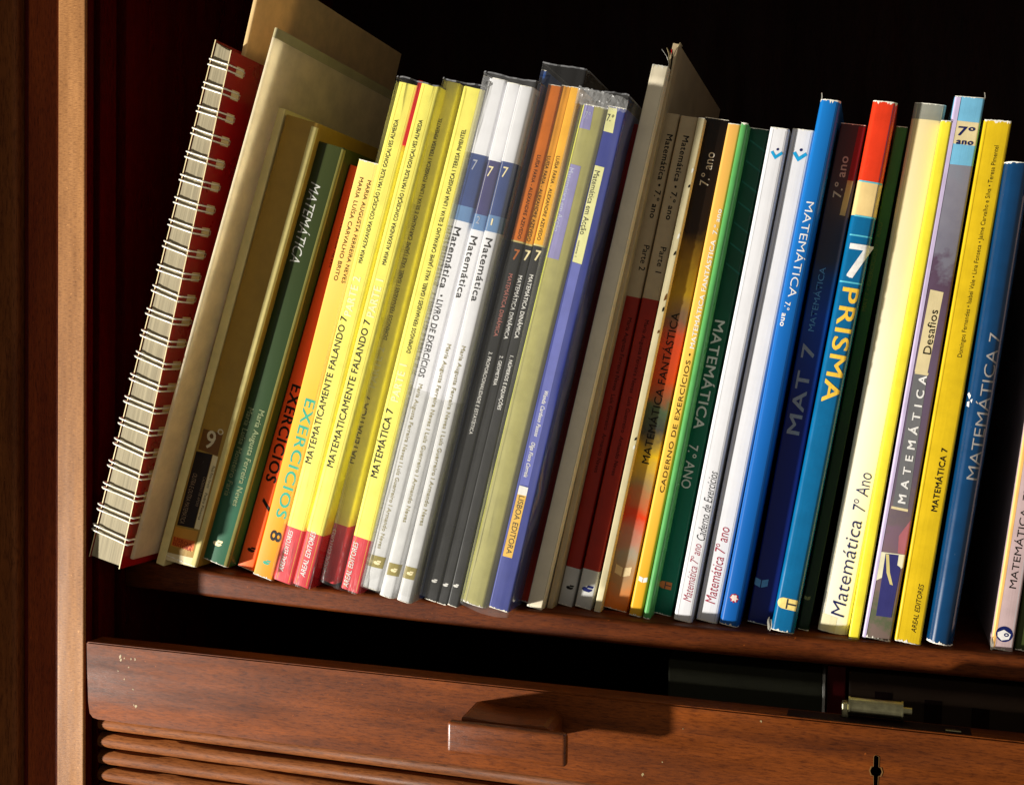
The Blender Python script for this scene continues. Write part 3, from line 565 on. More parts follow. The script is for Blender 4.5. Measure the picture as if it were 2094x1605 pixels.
M['c_or1'] = paper('deep_orange_laminate', (225, 120, 35)); M['c_or'] = paper('orange_laminate', (244, 165, 50), coat=.2); M['c_or3'] = paper('amber_laminate', (250, 185, 60), coat=.2)
M['c_blk'] = paper('charcoal_laminate', (52, 52, 52), rough=.3, coat=.3)
M['c_khaki'] = paper('khaki_laminate', (166, 160, 92)); M['c_blue'] = paper('royal_blue_laminate', (34, 50, 142)); M['c_bluethin'] = paper('thin_blue_laminate', (40, 80, 150))
M['c_maroon'] = zramp('dark_red_laminate', [(0, (205, 55, 25)), (.12, (130, 18, 12)), (.8, (80, 6, 6)), (.9, (170, 12, 12)), (1, (150, 12, 12))], 275)  # bright red foot is painted light on a dark red cover
M['c_beige'] = paper('beige_card', (238, 226, 198), rough=.5, mott=.9)
M['c_taupe'] = paper('taupe_laminate', (182, 162, 128)); M['c_brick'] = paper('brick_red_laminate', (150, 32, 16)); M['c_silver'] = paper('silver_white_laminate', (200, 200, 196))
M['c_thin'] = paper('pale_cream_card', (225, 212, 170), rough=.6)
M['c_fant'] = zramp('multicolour_laminate', [(0, (215, 120, 40)), (.06, (165, 130, 90)), (.12, (150, 145, 130)), (.20, (200, 60, 25)), (.26, (150, 130, 90)), (.32, (200, 170, 30)), (.37, (60, 62, 62)), (.42, (70, 90, 70)),
                      (.48, (180, 70, 30)), (.55, (190, 70, 40)), (.60, (110, 90, 75)), (.66, (150, 125, 30)), (.72, (110, 85, 20)), (.78, (30, 18, 8)), (1, (16, 10, 6))], 275, wob=.05, nscale=60)
M['c_cad'] = zramp('yellow_ochre_laminate', [(0, (222, 165, 35)), (.5, (240, 195, 85)), (1, (225, 170, 85))], 270)
M['c_lgreen'] = paper('light_green_laminate', (84, 158, 86), coat=.2, rough=.3)
M['c_dgreen'] = zramp('bottle_green_laminate', [(0, (0, 92, 72)), (.5, (0, 76, 52)), (.75, (4, 56, 38)), (1, (6, 62, 46))], 269, coat=.3)
M['c_bblue'] = zramp('bright_blue_laminate', [(0, (10, 88, 165)), (.5, (16, 96, 175)), (1, (18, 110, 185))], 280, coat=.3)
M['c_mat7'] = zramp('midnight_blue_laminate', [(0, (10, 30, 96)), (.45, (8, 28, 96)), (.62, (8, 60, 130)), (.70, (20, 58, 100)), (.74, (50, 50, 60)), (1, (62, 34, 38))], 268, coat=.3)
M['c_prblue'] = paper('peacock_blue_laminate', (0, 100, 150), rough=.25, coat=.4); M['c_prcream'] = paper('warm_cream_laminate', (235, 205, 140), rough=.3, coat=.3); M['c_prred'] = paper('scarlet_laminate', (228, 58, 24), rough=.3, coat=.4)
M['c_dg2'] = zramp('forest_green_laminate', [(0, (12, 40, 26)), (.4, (10, 44, 18)), (.6, (16, 70, 28)), (1, (60, 110, 50))], 265)
M['c_cr'] = zramp('ivory_laminate', [(0, (232, 228, 212)), (.45, (234, 230, 212)), (.7, (232, 220, 182)), (1, (228, 210, 158))], 274, coat=.1); M['c_crtop'] = paper('yellowed_laminate', (228, 206, 140), rough=.4); M['c_crgray'] = paper('gray_top_laminate', (150, 150, 138), rough=.4)
M['c_yel2'] = paper('canary_laminate', (250, 232, 60), coat=.2)
M['c_sky'] = paper('sky_blue_laminate', (120, 190, 225), rough=.3, coat=.2)
M['c_lavg'] = zramp('mottled_lavender_laminate', [(0, (118, 100, 92)), (.04, (88, 96, 70)), (.08, (120, 100, 95)), (.2, (120, 95, 110)), (.24, (110, 96, 100)), (.3, (98, 84, 102)), (.5, (102, 86, 110)), (.68, (88, 68, 88)), (.72, (118, 116, 130)), (.85, (132, 130, 142)), (1, (124, 136, 148))], 275, wob=.10, nscale=120)
M['c_y7'] = paper('mustard_laminate', (226, 190, 25), rough=.35, coat=.2); M['c_teal'] = paper('petrol_laminate', (0, 56, 98), rough=.22, coat=.5)
M['c_pinkb'] = paper('dusty_pink_laminate', (200, 174, 174)); M['c_ol'] = paper('dark_olive_laminate', (60, 70, 30))
M['c_nbred'] = paper('notebook_red', (158, 8, 18), rough=.3, coat=.3, spec=.5)

build_book('tall', 'card_folder', 'tallest ivory card folder rising out of the top of the photo behind the wire-bound notebook', [(0, 'c_tall')], cat='folder', depth=200, wear=(0, 0), r=1.2, pages=None, thin=True)
build_book('file', 'document_folder', 'cream document folder showing its broad side, right of the wire-bound notebook', [(0, 'c_cream'), (314, 'c_creamtop')], cat='folder', depth=210, wear=(0, 0), r=2.2, amp=.4, pages=None, thin=True)
build_book('strip', 'booklet', 'plain cream booklet without lettering, narrow, left of the book marked 9º', [(0, 'c_strip')], cat='booklet', wear=(0, 0), r=.8)
build_book('nine', 'textbook', 'olive brown textbook marked 9º with a black sticker and an orange publisher label', [(0, 'c_nine')], wear=(0, .5), bulge=.6, r=1.6)
build_book('green', 'textbook', 'dark green textbook with silver title MATEMÁTICA, between the 9º book and a vermilion one', [(0, 'c_green')], wear=(0, .5), bulge=.8, r=1.8)
build_book('ex7', 'workbook', 'vermilion exercise book EXERCICIOS 7 with black lettering, partly hidden', [(0, 'c_ex7')], wear=(0, .4))
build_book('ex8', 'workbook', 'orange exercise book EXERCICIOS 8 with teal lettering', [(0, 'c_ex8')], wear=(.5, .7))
g = 'yellow shrink-wrapped textbooks with pink feet'
build_book('y1', 'textbook', 'yellow textbook MATEMATICAMENTE FALANDO 7, the left one, touching the orange exercise book', [(0, 'c_pink'), (BAND['y1'], 'c_yel')], group=g, wear=(0, 0), r=1.8)
build_book('y2', 'textbook', 'yellow textbook MATEMATICAMENTE FALANDO 7, the right one, beside a red gap', [(0, 'c_pink'), (BAND['y2'], 'c_yel')], group=g, wear=(0, 0), r=1.8)
build_book('y3', 'textbook', 'yellow textbook MATEMÁTICA 7 standing back in shade between two brighter yellow ones', [(0, 'c_pink'), (BAND['y3'], 'c_yel')], group=g, wear=(0, 0), r=1.6)
build_book('y4', 'textbook', 'bright yellow textbook MATEMÁTICA 7 touching the white books', [(0, 'c_pink'), (BAND['y4'], 'c_yel')], group=g, wear=(0, 0), r=2.0)
g = 'white textbooks with blue bands'
for k, lb, nv in (('w1', 'white workbook reading LIVRO DE EXERCÍCIOS under a blue band', 'c_bnavy'), ('w2', 'white textbook with blue bands numbered 2, middle of three', 'c_bviolet'), ('w3', 'white textbook with blue bands numbered 1, right of three', 'c_bnavy')):
    build_book(k, 'textbook', lb, [(0, 'c_gray'), (BAND[k+'c']*.55, 'c_white'), (BAND[k+'c'], 'c_steelb'), (BAND[k+'b'], nv), (BAND[k+'a'], 'c_white')], group=g, r=2.2, bulge=.5, wear=(.3, .3))
build_book('bluethin', 'booklet', 'very thin dark blue booklet between the white trio and the orange and black trio', [(0, 'c_bluethin')], cat='booklet', wear=(.4, 0), r=.6, pages=None)
g = 'orange and black textbooks'
for k, lb, mt in (('o1', 'orange and black book subtitled 3. PROPORCIONALIDADE E ESTATÍSTICA', 'c_or1'), ('o2', 'orange and black book subtitled 2. GEOMETRIA', 'c_or'), ('o3', 'orange and black book subtitled 1. NÚMEROS E EQUAÇÕES', 'c_or3')):
    build_book(k, 'textbook', lb, [(0, 'c_blk'), (BAND[k], 'p_straw'), (BAND[k]+.9, mt)], group=g, r=.9, wear=(.3, .4))
build_book('b1', 'textbook', 'khaki textbook Matemática em Acção with lilac labels', [(0, 'c_khaki')], group='books in the wide clear sleeve', r=2.6, bulge=.8, wear=(.3, .6))
build_book('b2', 'textbook', 'blue textbook Matemática em Acção with pale yellow labels', [(0, 'c_blue')], group='books in the wide clear sleeve', r=1.0, wear=(.7, .5))
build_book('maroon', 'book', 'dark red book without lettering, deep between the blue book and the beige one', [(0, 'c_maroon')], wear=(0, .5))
build_book('beige', 'book', 'plain beige book whose broad pale side shows, no lettering', [(0, 'c_beige')], wear=(1.2, .6), r=.7)
build_book('curl', 'booklet', 'taller booklet with splayed pages at its top corner, behind the beige book', [(0, 'c_taupe')], cat='booklet', wear=(0, 0), r=.5, depth=170)
g = 'taupe and brick red textbooks'
for k, lb in (('p2', 'taupe and brick red textbook reading Parte 2, beside the beige book'), ('p1', 'taupe and brick red textbook reading Parte 1, beside the scuffed cream booklet')):
    build_book(k, 'textbook', lb, [(0, 'c_silver'), (BAND[k+'b'], 'c_brick'), (BAND[k+'a'], 'c_taupe')], group=g, wear=(0, .5))
build_book('thin', 'booklet', 'slim cream booklet with dark scuffs, right of Parte 1', [(0, 'c_thin')], cat='booklet', wear=(.3, .4), r=.6)
build_book('fant', 'textbook', 'multicoloured textbook MATEMÁTICA FANTÁSTICA, black at the top', [(0, 'c_fant')], wear=(.2, .4), r=.6)
build_book('cad', 'workbook', 'yellow workbook CADERNO DE EXERCÍCIOS MATEMÁTICA FANTÁSTICA', [(0, 'c_cad')], wear=(.4, .7), r=1.6)
build_book('lgreen', 'booklet', 'thin bright green booklet between the yellow workbook and the bottle green book', [(0, 'c_lgreen')], cat='booklet', wear=(.6, .6), r=1.7)
build_book('dgreen', 'textbook', 'bottle green textbook MATEMÁTICA 7.º ANO with printed streaks', [(0, 'c_dgreen')], wear=(.2, .4))
build_book('wh1', 'workbook', 'white workbook Caderno de Exercícios with blue tick emblem', [(0, 'c_white')], wear=(.6, .9), r=1.4, bulge=.3)
build_book('wh2', 'textbook', 'white textbook Matemática 7º ano with crimson title and tick emblem', [(0, 'c_white')], wear=(.5, .7), r=1.4, bulge=.3)
build_book('blue', 'textbook', 'bright blue textbook MATEMÁTICA 7.º ano with white thin lettering', [(0, 'c_bblue')], wear=(1.0, .7), r=2.0, bulge=.9)
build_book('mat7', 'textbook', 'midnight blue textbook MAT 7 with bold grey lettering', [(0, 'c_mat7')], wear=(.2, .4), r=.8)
build_book('prisma', 'textbook', 'peacock blue, cream and scarlet textbook PRISMA 7 with yellow letters', [(0, 'c_prblue'), (BAND['prb'], 'c_prcream'), (BAND['pra'], 'c_prred')], wear=(1.1, .9), r=2.4, bulge=.5)
build_book('dg2', 'workbook', 'thin forest green workbook behind the edge of PRISMA', [(0, 'c_dg2')], wear=(.2, .3), r=.8)
build_book('cream', 'textbook', 'ivory textbook Matemática 7º Ano with navy title and torn foot', [(0, 'c_cr'), (BAND['cream'], 'c_crgray')], wear=(.3, .7), r=1.4, bulge=.9)
build_book('yel', 'booklet', 'slim canary yellow booklet touching the ivory textbook', [(0, 'c_yel2')], cat='booklet', wear=(.7, .5), r=1.0)
build_book('purple', 'textbook', 'purple textbook Desafios with sky blue top reading 7º ano', [(0, 'c_lavg'), (BAND['pua'], 'c_sky')], wear=(.3, 1.0), r=1.2)
build_book('yel7', 'textbook', 'mustard yellow textbook MATEMÁTICA 7 with black lettering, between purple and petrol blue books', [(0, 'c_y7')], wear=(1.4, .9), r=1.0)
build_book('teal', 'textbook', 'petrol blue glossy textbook MATEMÁTICA 7, last before the dark gap', [(0, 'c_teal')], wear=(.6, 1.0), r=3.6, bulge=2.6)
build_book('pink', 'textbook', 'dusty pink textbook MATEMÁTICA 7º ANO with ball emblem, right of the dark gap', [(0, 'c_pinkb')], wear=(.5, .8), r=1.0)
build_book('olive', 'book', 'dark olive book cut off by the right edge of the photo', [(0, 'c_ol')], wear=(.5, .8))

# lettering ---------------------------------------------------------
def make_text(body, bold, shear):
    c = bpy.data.curves.new('lettering', 'FONT'); c.body = body; c.size = 1; c.offset = min(0, bold); c.space_character = 1+max(0, bold)*5; c.shear = shear; c.resolution_u = 3; c.fill_mode = 'FRONT'
    o = bpy.data.objects.new('lettering_source', c); COL.objects.link(o); return o
srcs = [make_text(j[2], j[7], j[8]) for j in LET]; ref = make_text('H', 0, 0)
bpy.context.view_layer.update(); dg = bpy.context.evaluated_depsgraph_get()
def tm(o): return bpy.data.meshes.new_from_object(o.evaluated_get(dg))
rm = tm(ref); CAP = max(v.co.y for v in rm.vertices)
for o, job in zip(srcs, LET):
    sp, root, body, a, b, cap, mt, bold, shear, pn = job
    me = tm(o); xs = [v.co.x for v in me.vertices]; x0, x1 = min(xs), max(xs)
    e = Vector((b[0]-a[0], b[1]-a[1])); L = e.length; e.normalize(); n = Vector((-e.y, e.x))
    m2 = bpy.data.meshes.new(pn); out = bmesh.new()
    bo = bold*cap/CAP*1.0
    sh4 = [(0, 0)] if (bo <= 0 or cap < 1.9) else [(-bo, -bo*.6), (bo, -bo*.6), (-bo, bo*.6), (bo, bo*.6)]
    for q, (ds, dt) in enumerate(sh4):
        bm = bmesh.new(); bm.from_mesh(me)
        for v in bm.verts:
            s = (v.co.x-x0)/(x1-x0)*L+ds; t = v.co.y/CAP*cap-cap/2+dt
            v.co = Vector((a[0]+e.x*s+n.x*t, 0, a[1]+e.y*s+n.y*t))
        drape(bm, sp, sp.lift+.03+.03*(len(root.children)%2)+.006*q); bmesh.ops.recalc_face_normals(bm, faces=bm.faces)
        tmpm = bpy.data.meshes.new('tmp'); bm.to_mesh(tmpm); bm.free(); out.from_mesh(tmpm); bpy.data.meshes.remove(tmpm)
    out.to_mesh(m2); out.free()
    obj(pn, m2, [mt], root); bpy.data.meshes.remove(me)
for o in srcs+[ref]:
    c = o.data; bpy.data.objects.remove(o); bpy.data.curves.remove(c)

# loose splayed sheets on the curled booklet ------------------------
sp, root = SP['curl']
def sheet(name, mat, pts_front, ylen, parent, th=.25):
    rows = []
    for x, z in pts_front:
        rows.append([(x*MM, 0, z*MM), (x*MM, ylen*MM, (z-.4*ylen*0)*MM), ((x+th)*MM, ylen*MM, z*MM), ((x+th)*MM, 0, z*MM)])
    me = grid_mesh(name, rows, closed=True, caps=True); fix_normals(me); return obj(name, me, [mat], parent, True)
H = sp.h
sheet('splayed_page', 'p_white', [(-2.6, H-16), (-3.2, H-11), (-5.2, H-7.5), (-8.6, H-4.2)], 22, root)
sheet('splayed_page', 'p_cream', [(-2.3, H-16), (-2.9, H-10), (-4.4, H-6), (-6.2, H-3)], 22, root)
sheet('splayed_page', 'c_red', [(-1.8, H-16), (-2.2, H-10), (-2.8, H-6), (-3.6, H-3.4)], 22, root, .9)
sheet('curled_cover_edge', 'p_cream', [(-1.2, H-20), (-2.0, H-12), (-1.6, H-6), (-.6, H-2.2), (.3, H+.8)], 7, root, .35)

# wear marks on the thin booklet
sp, root = SP['thin']
for z, s in ((246, 2.2), (238, 1.4), (210, 2.6), (201, 2.0), (176, 3.2), (170, 2.2), (158, 1.6), (98, 1.6), (93, 2.0)):
    rr = random.Random(z); print_poly('scuff_mark', sp, [(-1.5+rr.uniform(-.3, .2), z), (-.5, z+s*.3), (-.4, z+s), (-.9, z+s*1.4), (-1.5, z+s*.8)], rr.choice(['ink_black', 'p_brown', 'ink_black', 'p_white']), root, .3)

# ------------------------------------------------------------------ clear sleeves and shrink wrap round groups of books
def sleeve(name, label, X, Y, Z, lean, w, h, depth, mat, group=None, r=2.5, rough_amp=.25, top_amp=.6, seed=3, sag=0.0, sideh=0.0):
    rnd = random.Random(seed)
    t = thing(name, label, 'plastic sleeve', (X*MM, Y*MM, Z*MM), math.radians(lean), group)
    prof = [(-w, depth)]+[(-w, depth*k/4) for k in (3, 2, 1)]
    for i in range(6): a = math.pi/2*i/5; prof.append((-w+r-r*math.cos(a), r-r*math.sin(a)))
    nf = max(6, int(w/2.5))
    for i in range(1, nf): prof.append((-w+r+(w-2*r)*i/nf, 0))
    for i in range(6): a = math.pi/2*i/5; prof.append((-r+r*math.sin(a), r-r*math.cos(a)))
    prof += [(0, depth*k/4) for k in (1, 2, 3)]+[(0, depth)]
    nz = 44; rows = []
    ph = [rnd.uniform(0, 6.28) for _ in range(6)]
    for k in range(nz+1):
        f = k/nz; row = []
        edgeamp = 1+1.3*math.exp(-((1-f)/.05)**2)+(3.6*math.exp(-(f/.07)**2)+2.6*math.exp(-((1-f)/.07)**2) if mat == 'wrap' else 0)
        for i, (x, y) in enumerate(prof):
            z = h*f
            a = edgeamp*rough_amp*(math.sin(i*1.3+f*9+ph[0])+.6*math.sin(i*2.7-f*23+ph[1])+.5*math.sin(f*51+i*.8+ph[2]))
            if k == nz: z += top_amp*(.5*math.sin(i*.45+ph[3])+rnd.uniform(-.25, .25))
            if k == 0: z += sag*math.sin(math.pi*min(1, max(0, (x+w)/w)))*-1+(2.5 if y > 14 else 0)
            row.append((x*MM+a*.3*MM, (y-a*.6)*MM, z*MM))
        rows.append(row)
    me = grid_mesh('film', rows); fix_normals(me); obj('film', me, [mat], t, True)
    # bright cut edge along the top
    top = rows[-1]; low = [(p[0], p[1]-.0001, p[2]-.0007) for p in top]
    obj('cut_edge', grid_mesh('cut_edge', [low, [(p[0], p[1]-.0001, p[2]+.0001) for p in top]]), ['p_gray'], t)
    return t
def put(x, y0, z): return x, y0, z
sleeve('plastic_sleeve', 'clear plastic sleeve round the three white and blue books', -244.2, -38.8, 5.2, 13.85, 33.2, 293, 150, 'film', 'clear sleeves round books', seed=3)
sleeve('plastic_sleeve', 'clear plastic sleeve round the three orange and black books', -216.4, -35.2, 4.4, 13.1, 26.5, 299, 150, 'film2', 'clear sleeves round books', seed=5)
sleeve('plastic_sleeve', 'wide crinkled plastic sleeve round the khaki and blue books, hanging over the shelf edge', -188.6, -36.5, 1.6, 12.75, 29.2, 286, 120, 'film', 'clear sleeves round books', seed=9, rough_amp=.4, top_amp=1.1, sag=2.0)
b = BOOKS
sleeve('shrink_wrap', 'wrinkled shrink wrap round the MATEMATICAMENTE FALANDO 7 pair', b['y2'][0]+.5, b['y2'][1]-1.2, b['y2'][2]-.2, 15.1, 27, 298, 160, 'wrap', 'shrink wraps', r=2, rough_amp=.3, seed=11, sag=1.0)
sleeve('shrink_wrap', 'wrinkled shrink wrap round the MATEMÁTICA 7 pair', b['y4'][0]+.5, b['y4'][1]-1.2, b['y4'][2]-.2, 14.3, 26.5, 296, 160, 'wrap', 'shrink wraps', r=2, rough_amp=.3, seed=13, sag=1.0)
# crumpled mouth of the wide sleeve
rt = [o for o in bpy.data.objects if o.name.startswith('plastic_sleeve')][-1]; rc = random.Random(4)
rows = []
for k in range(7):
    z = 277+k*1.55; row = []
    for i in range(26):
        x = -28.6+28.2*i/25; row.append(((x+rc.uniform(-.2, .2))*MM, (-.5-1.3*math.sin(math.pi*i/25)*k/6+rc.uniform(-.3, .3))*MM, (z+rc.uniform(-.5, .5)-(.9*k/6)*(i/25)*3)*MM))
    rows.append(row)
obj('crumpled_mouth', grid_mesh('crumpled_mouth', rows), ['crumple'], rt)
# red ribbon-like strip in the gap of the first pair
sp, root = SP['y2']
me = box_mesh('red_tab', (-sp.w-2.6)*MM, (-sp.w+.1)*MM, 1.2*MM, 40*MM, (sp.h-36)*MM, (sp.h+1.2)*MM, .0003, 1); obj('red_tab', me, ['c_red'], root)
sp, root = SP['y4']

# ------------------------------------------------------------------ wire-bound notebook
Xs, Ys, Zs, _, _, _ = BOOKS['spiral']
nb = thing('wire_bound_notebook', 'red wire-bound notebook with fanned pages at the left end of the row', 'notebook', (-.4236, -.055, .0172), math.radians(13.75))
Hn = 305
def wz(z): return 20.6-10.2*(z/Hn)
rows = []
for k in range(17):
    z = Hn*k/16; w = wz(z); row = []
    for i in range(9):
        f = i/8; zz = z+(0 if k < 16 else 3.2*(1-f)**1.5+random.uniform(-.2, .2))
        row.append(((-w*(1-f))*MM, (.7*math.sin(i*2.1)+.3*math.sin(k+i))*.12*MM, zz*MM))
    row += [(0, 180*MM, z*MM), (-w*MM, 180*MM, z*MM)]
    rows.append(row)
me = grid_mesh('page_block', rows, closed=True, caps=True); fix_normals(me); obj('page_block', me, ['pages_gray'], nb)
def board(name, xf, th, z0, z1, yfront, ylen, over=0):
    rws = []
    for k in range(13):
        z = z0+(z1-z0)*k/12; x = xf(z)
        rws.append([(x*MM, yfront*MM, z*MM), ((x+th)*MM, yfront*MM, z*MM), ((x+th)*MM, ylen*MM, z*MM), (x*MM, ylen*MM, z*MM)])
    me = grid_mesh(name, rws, closed=True, caps=True, mat_of=lambda i, j: 1 if j == 0 else 0); fix_normals(me)
    return obj(name, me, ['c_nbred', 'p_cream'], nb)
board('front_cover', lambda z: .35, .6, -1.5, Hn+.5, -1.2, 190)
board('back_cover', lambda z: -wz(z)-1.1, .6, -1, Hn+4.5, -.6, 190)
# twin-wire ring, one mesh shared
def ring_mesh():
    path = [(-14.9, 4.2), (-16.4, 3.0), (-17.6, 1.4), (-17.7, -.2), (-16.4, -1.2), (-12.5, -1.0), (-9.0, -.75), (-5.0, -.75), (-1.6, -.8), (.4, -1.0), (1.5, -.6), (2.0, .8), (2.1, 4.0), (2.1, 8.0), (1.8, 12.0), (1.3, 14.2)]
    pts = [(x, y, 1.55) for x, y in path]+[(path[-1][0]-.2, path[-1][1]+2.6, .9), (path[-1][0]-.2, path[-1][1]+2.6, -.9)]+[(x, y, -1.55) for x, y in reversed(path)]
    R = .55; n = 6; rows = []
    for i, p in enumerate(pts):
        p = Vector(p); q0 = Vector(pts[max(0, i-1)]); q1 = Vector(pts[min(len(pts)-1, i+1)]); t = (q1-q0).normalized()
        u = t.cross(Vector((.1, .2, 1))).normalized(); v = t.cross(u)
        rows.append([tuple((p+(u*math.cos(2*math.pi*k/n)+v*math.sin(2*math.pi*k/n))*R)*MM) for k in range(n)])
    me = grid_mesh('wire_ring', rows, closed=True, caps=True); fix_normals(me); me.materials.append(M['wire'])
    for p in me.polygons: p.use_smooth = True
    return me
rme = ring_mesh()
hme = box_mesh('punched_hole', .9*MM, 1.15*MM, 7.5*MM, 15.5*MM, -2.7*MM, 2.7*MM, .00008, 1); hme.materials.append(M['p_cream'])
for k in range(22):
    z = 15.5+13.35*k; w = wz(z)
    o = bpy.data.objects.new('wire_ring', rme); COL.objects.link(o); o.parent = nb
    o.location = (0, 0, z*MM); o.scale = (w/15.0, 1, 1); o.rotation_euler = (0, random.uniform(.05, .11), 0)
    o = bpy.data.objects.new('punched_hole', hme); COL.objects.link(o); o.parent = nb; o.location = (0, 0, z*MM)

# ------------------------------------------------------------------ cabinet
cab = thing('cabinet', 'mahogany cabinet holding the row of books on its open shelf', 'cabinet', (-.45, 0, -.35))
CO = Vector((-.45, 0, -.35))
def cpart(name, me, mats, smooth=False):
    for v in me.vertices: v.co -= CO
    return obj(name, me, mats, cab, smooth)
def zt(x): return .0015+(.009*((-.07-x)/.375)**1.4 if x < -.07 else 0)
cpart('stile', box_mesh('stile', -.4640, -.4450, -.0600, -.0575, -.36, .62, .0009, 3), ['post'])
# side wall with two shutter tracks
prof = [(-.4452, -.0396), (-.4452, .0), (-.4462, .0), (-.4462, .262), (-.4640, .262), (-.4640, -.0396)]
pr = [(-.0396, 0), (-.0395, 0), (-.0320, 0), (-.0315, .006), (-.0225, .006), (-.0220, 0), (.2600, 0)]
X0 = -.4450
pf = []
for y, d in [(-.0574, .0002), (-.0522, .0002), (-.0522, .008), (-.0462, .008), (-.0462, 0), (-.0312, 0), (-.0312, .008), (-.0215, .008), (-.0215, 0), (.0000, 0), (.0012, .0012), (.2600, .0012)]: pf.append((X0-d, y))
pf += [(X0-.019, .26), (X0-.019, -.0574)]
me = grid_mesh('side_panel', [[(x, y, z) for x, y in pf] for z in (-.36, -.02, .3, .62)], closed=True, caps=True); fix_normals(me); cpart('side_panel', me, ['inside'])
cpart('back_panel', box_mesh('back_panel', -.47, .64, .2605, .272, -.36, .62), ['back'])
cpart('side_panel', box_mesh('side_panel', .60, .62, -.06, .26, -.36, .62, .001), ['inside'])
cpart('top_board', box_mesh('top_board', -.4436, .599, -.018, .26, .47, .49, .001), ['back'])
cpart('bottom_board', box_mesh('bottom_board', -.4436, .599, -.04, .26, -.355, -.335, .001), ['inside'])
rows = []
n = 36
for i in range(n+1):
    x = -.4445+(1.043)*i/n; z = zt(x); up = .0042*min(1, max(0, (-.33-x)/.09)); z += up; T = .0138+up; row = [(x, .2595, z), (x, .05, z), (x, -.0180, z)]
    for k in range(1, 6):
        a = math.pi/2*k/5; row.append((x, -.0180-.0028*math.sin(a), z-.0028+.0028*math.cos(a)))
    for k in range(0, 6):
        a = math.pi/2*k/5; row.append((x, -.0180-.0028*math.cos(a), z-T+.0028-.0028*math.sin(a)))
    row += [(x, .2595, z-T)]; rows.append(row)
me = grid_mesh('shelf', rows, closed=True, caps=True); fix_normals(me)
so = cpart('shelf', me, ['shelf'], True)
# neighbouring door at the left
cpart('door_rail_strip', box_mesh('door_rail_strip', -.4968, -.4646, -.0470, -.0380, -.36, .62, .0015, 3), ['frame'])
cpart('door_bead', box_mesh('door_bead', -.5020, -.4972, -.0440, -.0380, -.36, .62, .0010, 2), ['inside'])
cpart('door_panel', box_mesh('door_panel', -.5300, -.5024, -.0500, -.0380, -.36, .62, .0030, 4), ['frame2'])
cpart('added_shade_block', box_mesh('added_shade_block', -.5750, -.5304, -.0900, -.0380, -.36, .62, .0020, 3), ['frame'])  # added out-of-view block that keeps lamp light off the door boards

# ------------------------------------------------------------------ tambour shutter
SO = Vector((-.44, -.055, -.07))
sh = thing('tambour_shutter', 'lowered tambour shutter with a wide lead rail, wooden pull and keyhole below the books', 'shutter', SO)
def spart(name, me, mats, parent=None, smooth=False):
    for v in me.vertices: v.co -= SO
    return obj(name, me, mats, parent or sh, smooth)
def prism(name, pts, y0, y1, bev=0.0, seg=2):
    bm = bmesh.new(); a = [bm.verts.new((x, y0, z)) for x, z in pts]; f = bm.faces.new(a)
    r = bmesh.ops.extrude_face_region(bm, geom=[f]); 
    for v in r['geom']:
        if isinstance(v, bmesh.types.BMVert): v.co.y = y1
    bmesh.ops.recalc_face_normals(bm, faces=bm.faces)
    if bev:
        ed = [e for e in bm.edges if abs(e.verts[0].co.y-e.verts[1].co.y) < 1e-7]
        bmesh.ops.bevel(bm, geom=ed, offset=bev, segments=seg, affect='EDGES')
    me = bpy.data.meshes.new(name); bm.to_mesh(me); bm.free(); return me
xl = -.4420
pts = [(.598, -.0735), (.598, -.0295), (xl+.001, -.0280), (xl, -.0290), (xl+.0004, -.045), (xl+.0012, -.064), (xl+.0022, -.0705), (xl+.0045, -.0728), (xl+.008, -.0735)]
rail_o = spart('lead_rail', prism('lead_rail', pts, -.0620, -.0470, .0008), ['rail'])
for k in range(9):
    zc = -.0793-.0103*k+random.uniform(-.0002, .0002); yo = random.uniform(-.0003, .0003); rows = []
    for x in (-.4400, .0, .598):
        row = []
        for i in range(11):
            a = math.pi*(i/10); row.append((x, -.0485+yo-.0052*math.sin(a), zc+.0045*math.cos(a)))
        row += [(x, -.0470, zc-.0047), (x, -.0470, zc+.0047)]; rows.append(row)
    me = grid_mesh('slat', rows, closed=True, caps=True); fix_normals(me); spart('slat', me, ['slat'], None, True)
spart('canvas_backing', box_mesh('canvas_backing', -.4400, .598, -.0468, -.0460, -.36, -.074), ['back'])
# wooden pull: a curved neck and a hanging grip
hd = thing('pull', '', '', (0, 0, 0)); del hd['label']; del hd['category']; hd.parent = sh
rows = []
for i in range(25):
    f = i/24; x = -.1990+.0490*f; e = min(1, f/.05)**.4; top = -.0465+.0095*e-.0016*math.sin(f*3.1)
    if f > .9: top -= .004*((f-.9)/.1)**2
    rows.append([(x, -.0615, top), (x, -.0845, top-.0015), (x, -.0845, -.0490), (x, -.0615, -.0500)])
me = grid_mesh('pull_neck', rows, closed=True, caps=True); fix_normals(me); spart('pull_neck', me, ['pull'], None)
gp = box_mesh('pull_grip', -.2035, -.1408, -.0895, -.0842, -.0572, -.0405, .0022, 5)
spart('pull_grip', gp, ['pull'], None, True)
bpy.data.objects.remove(hd)
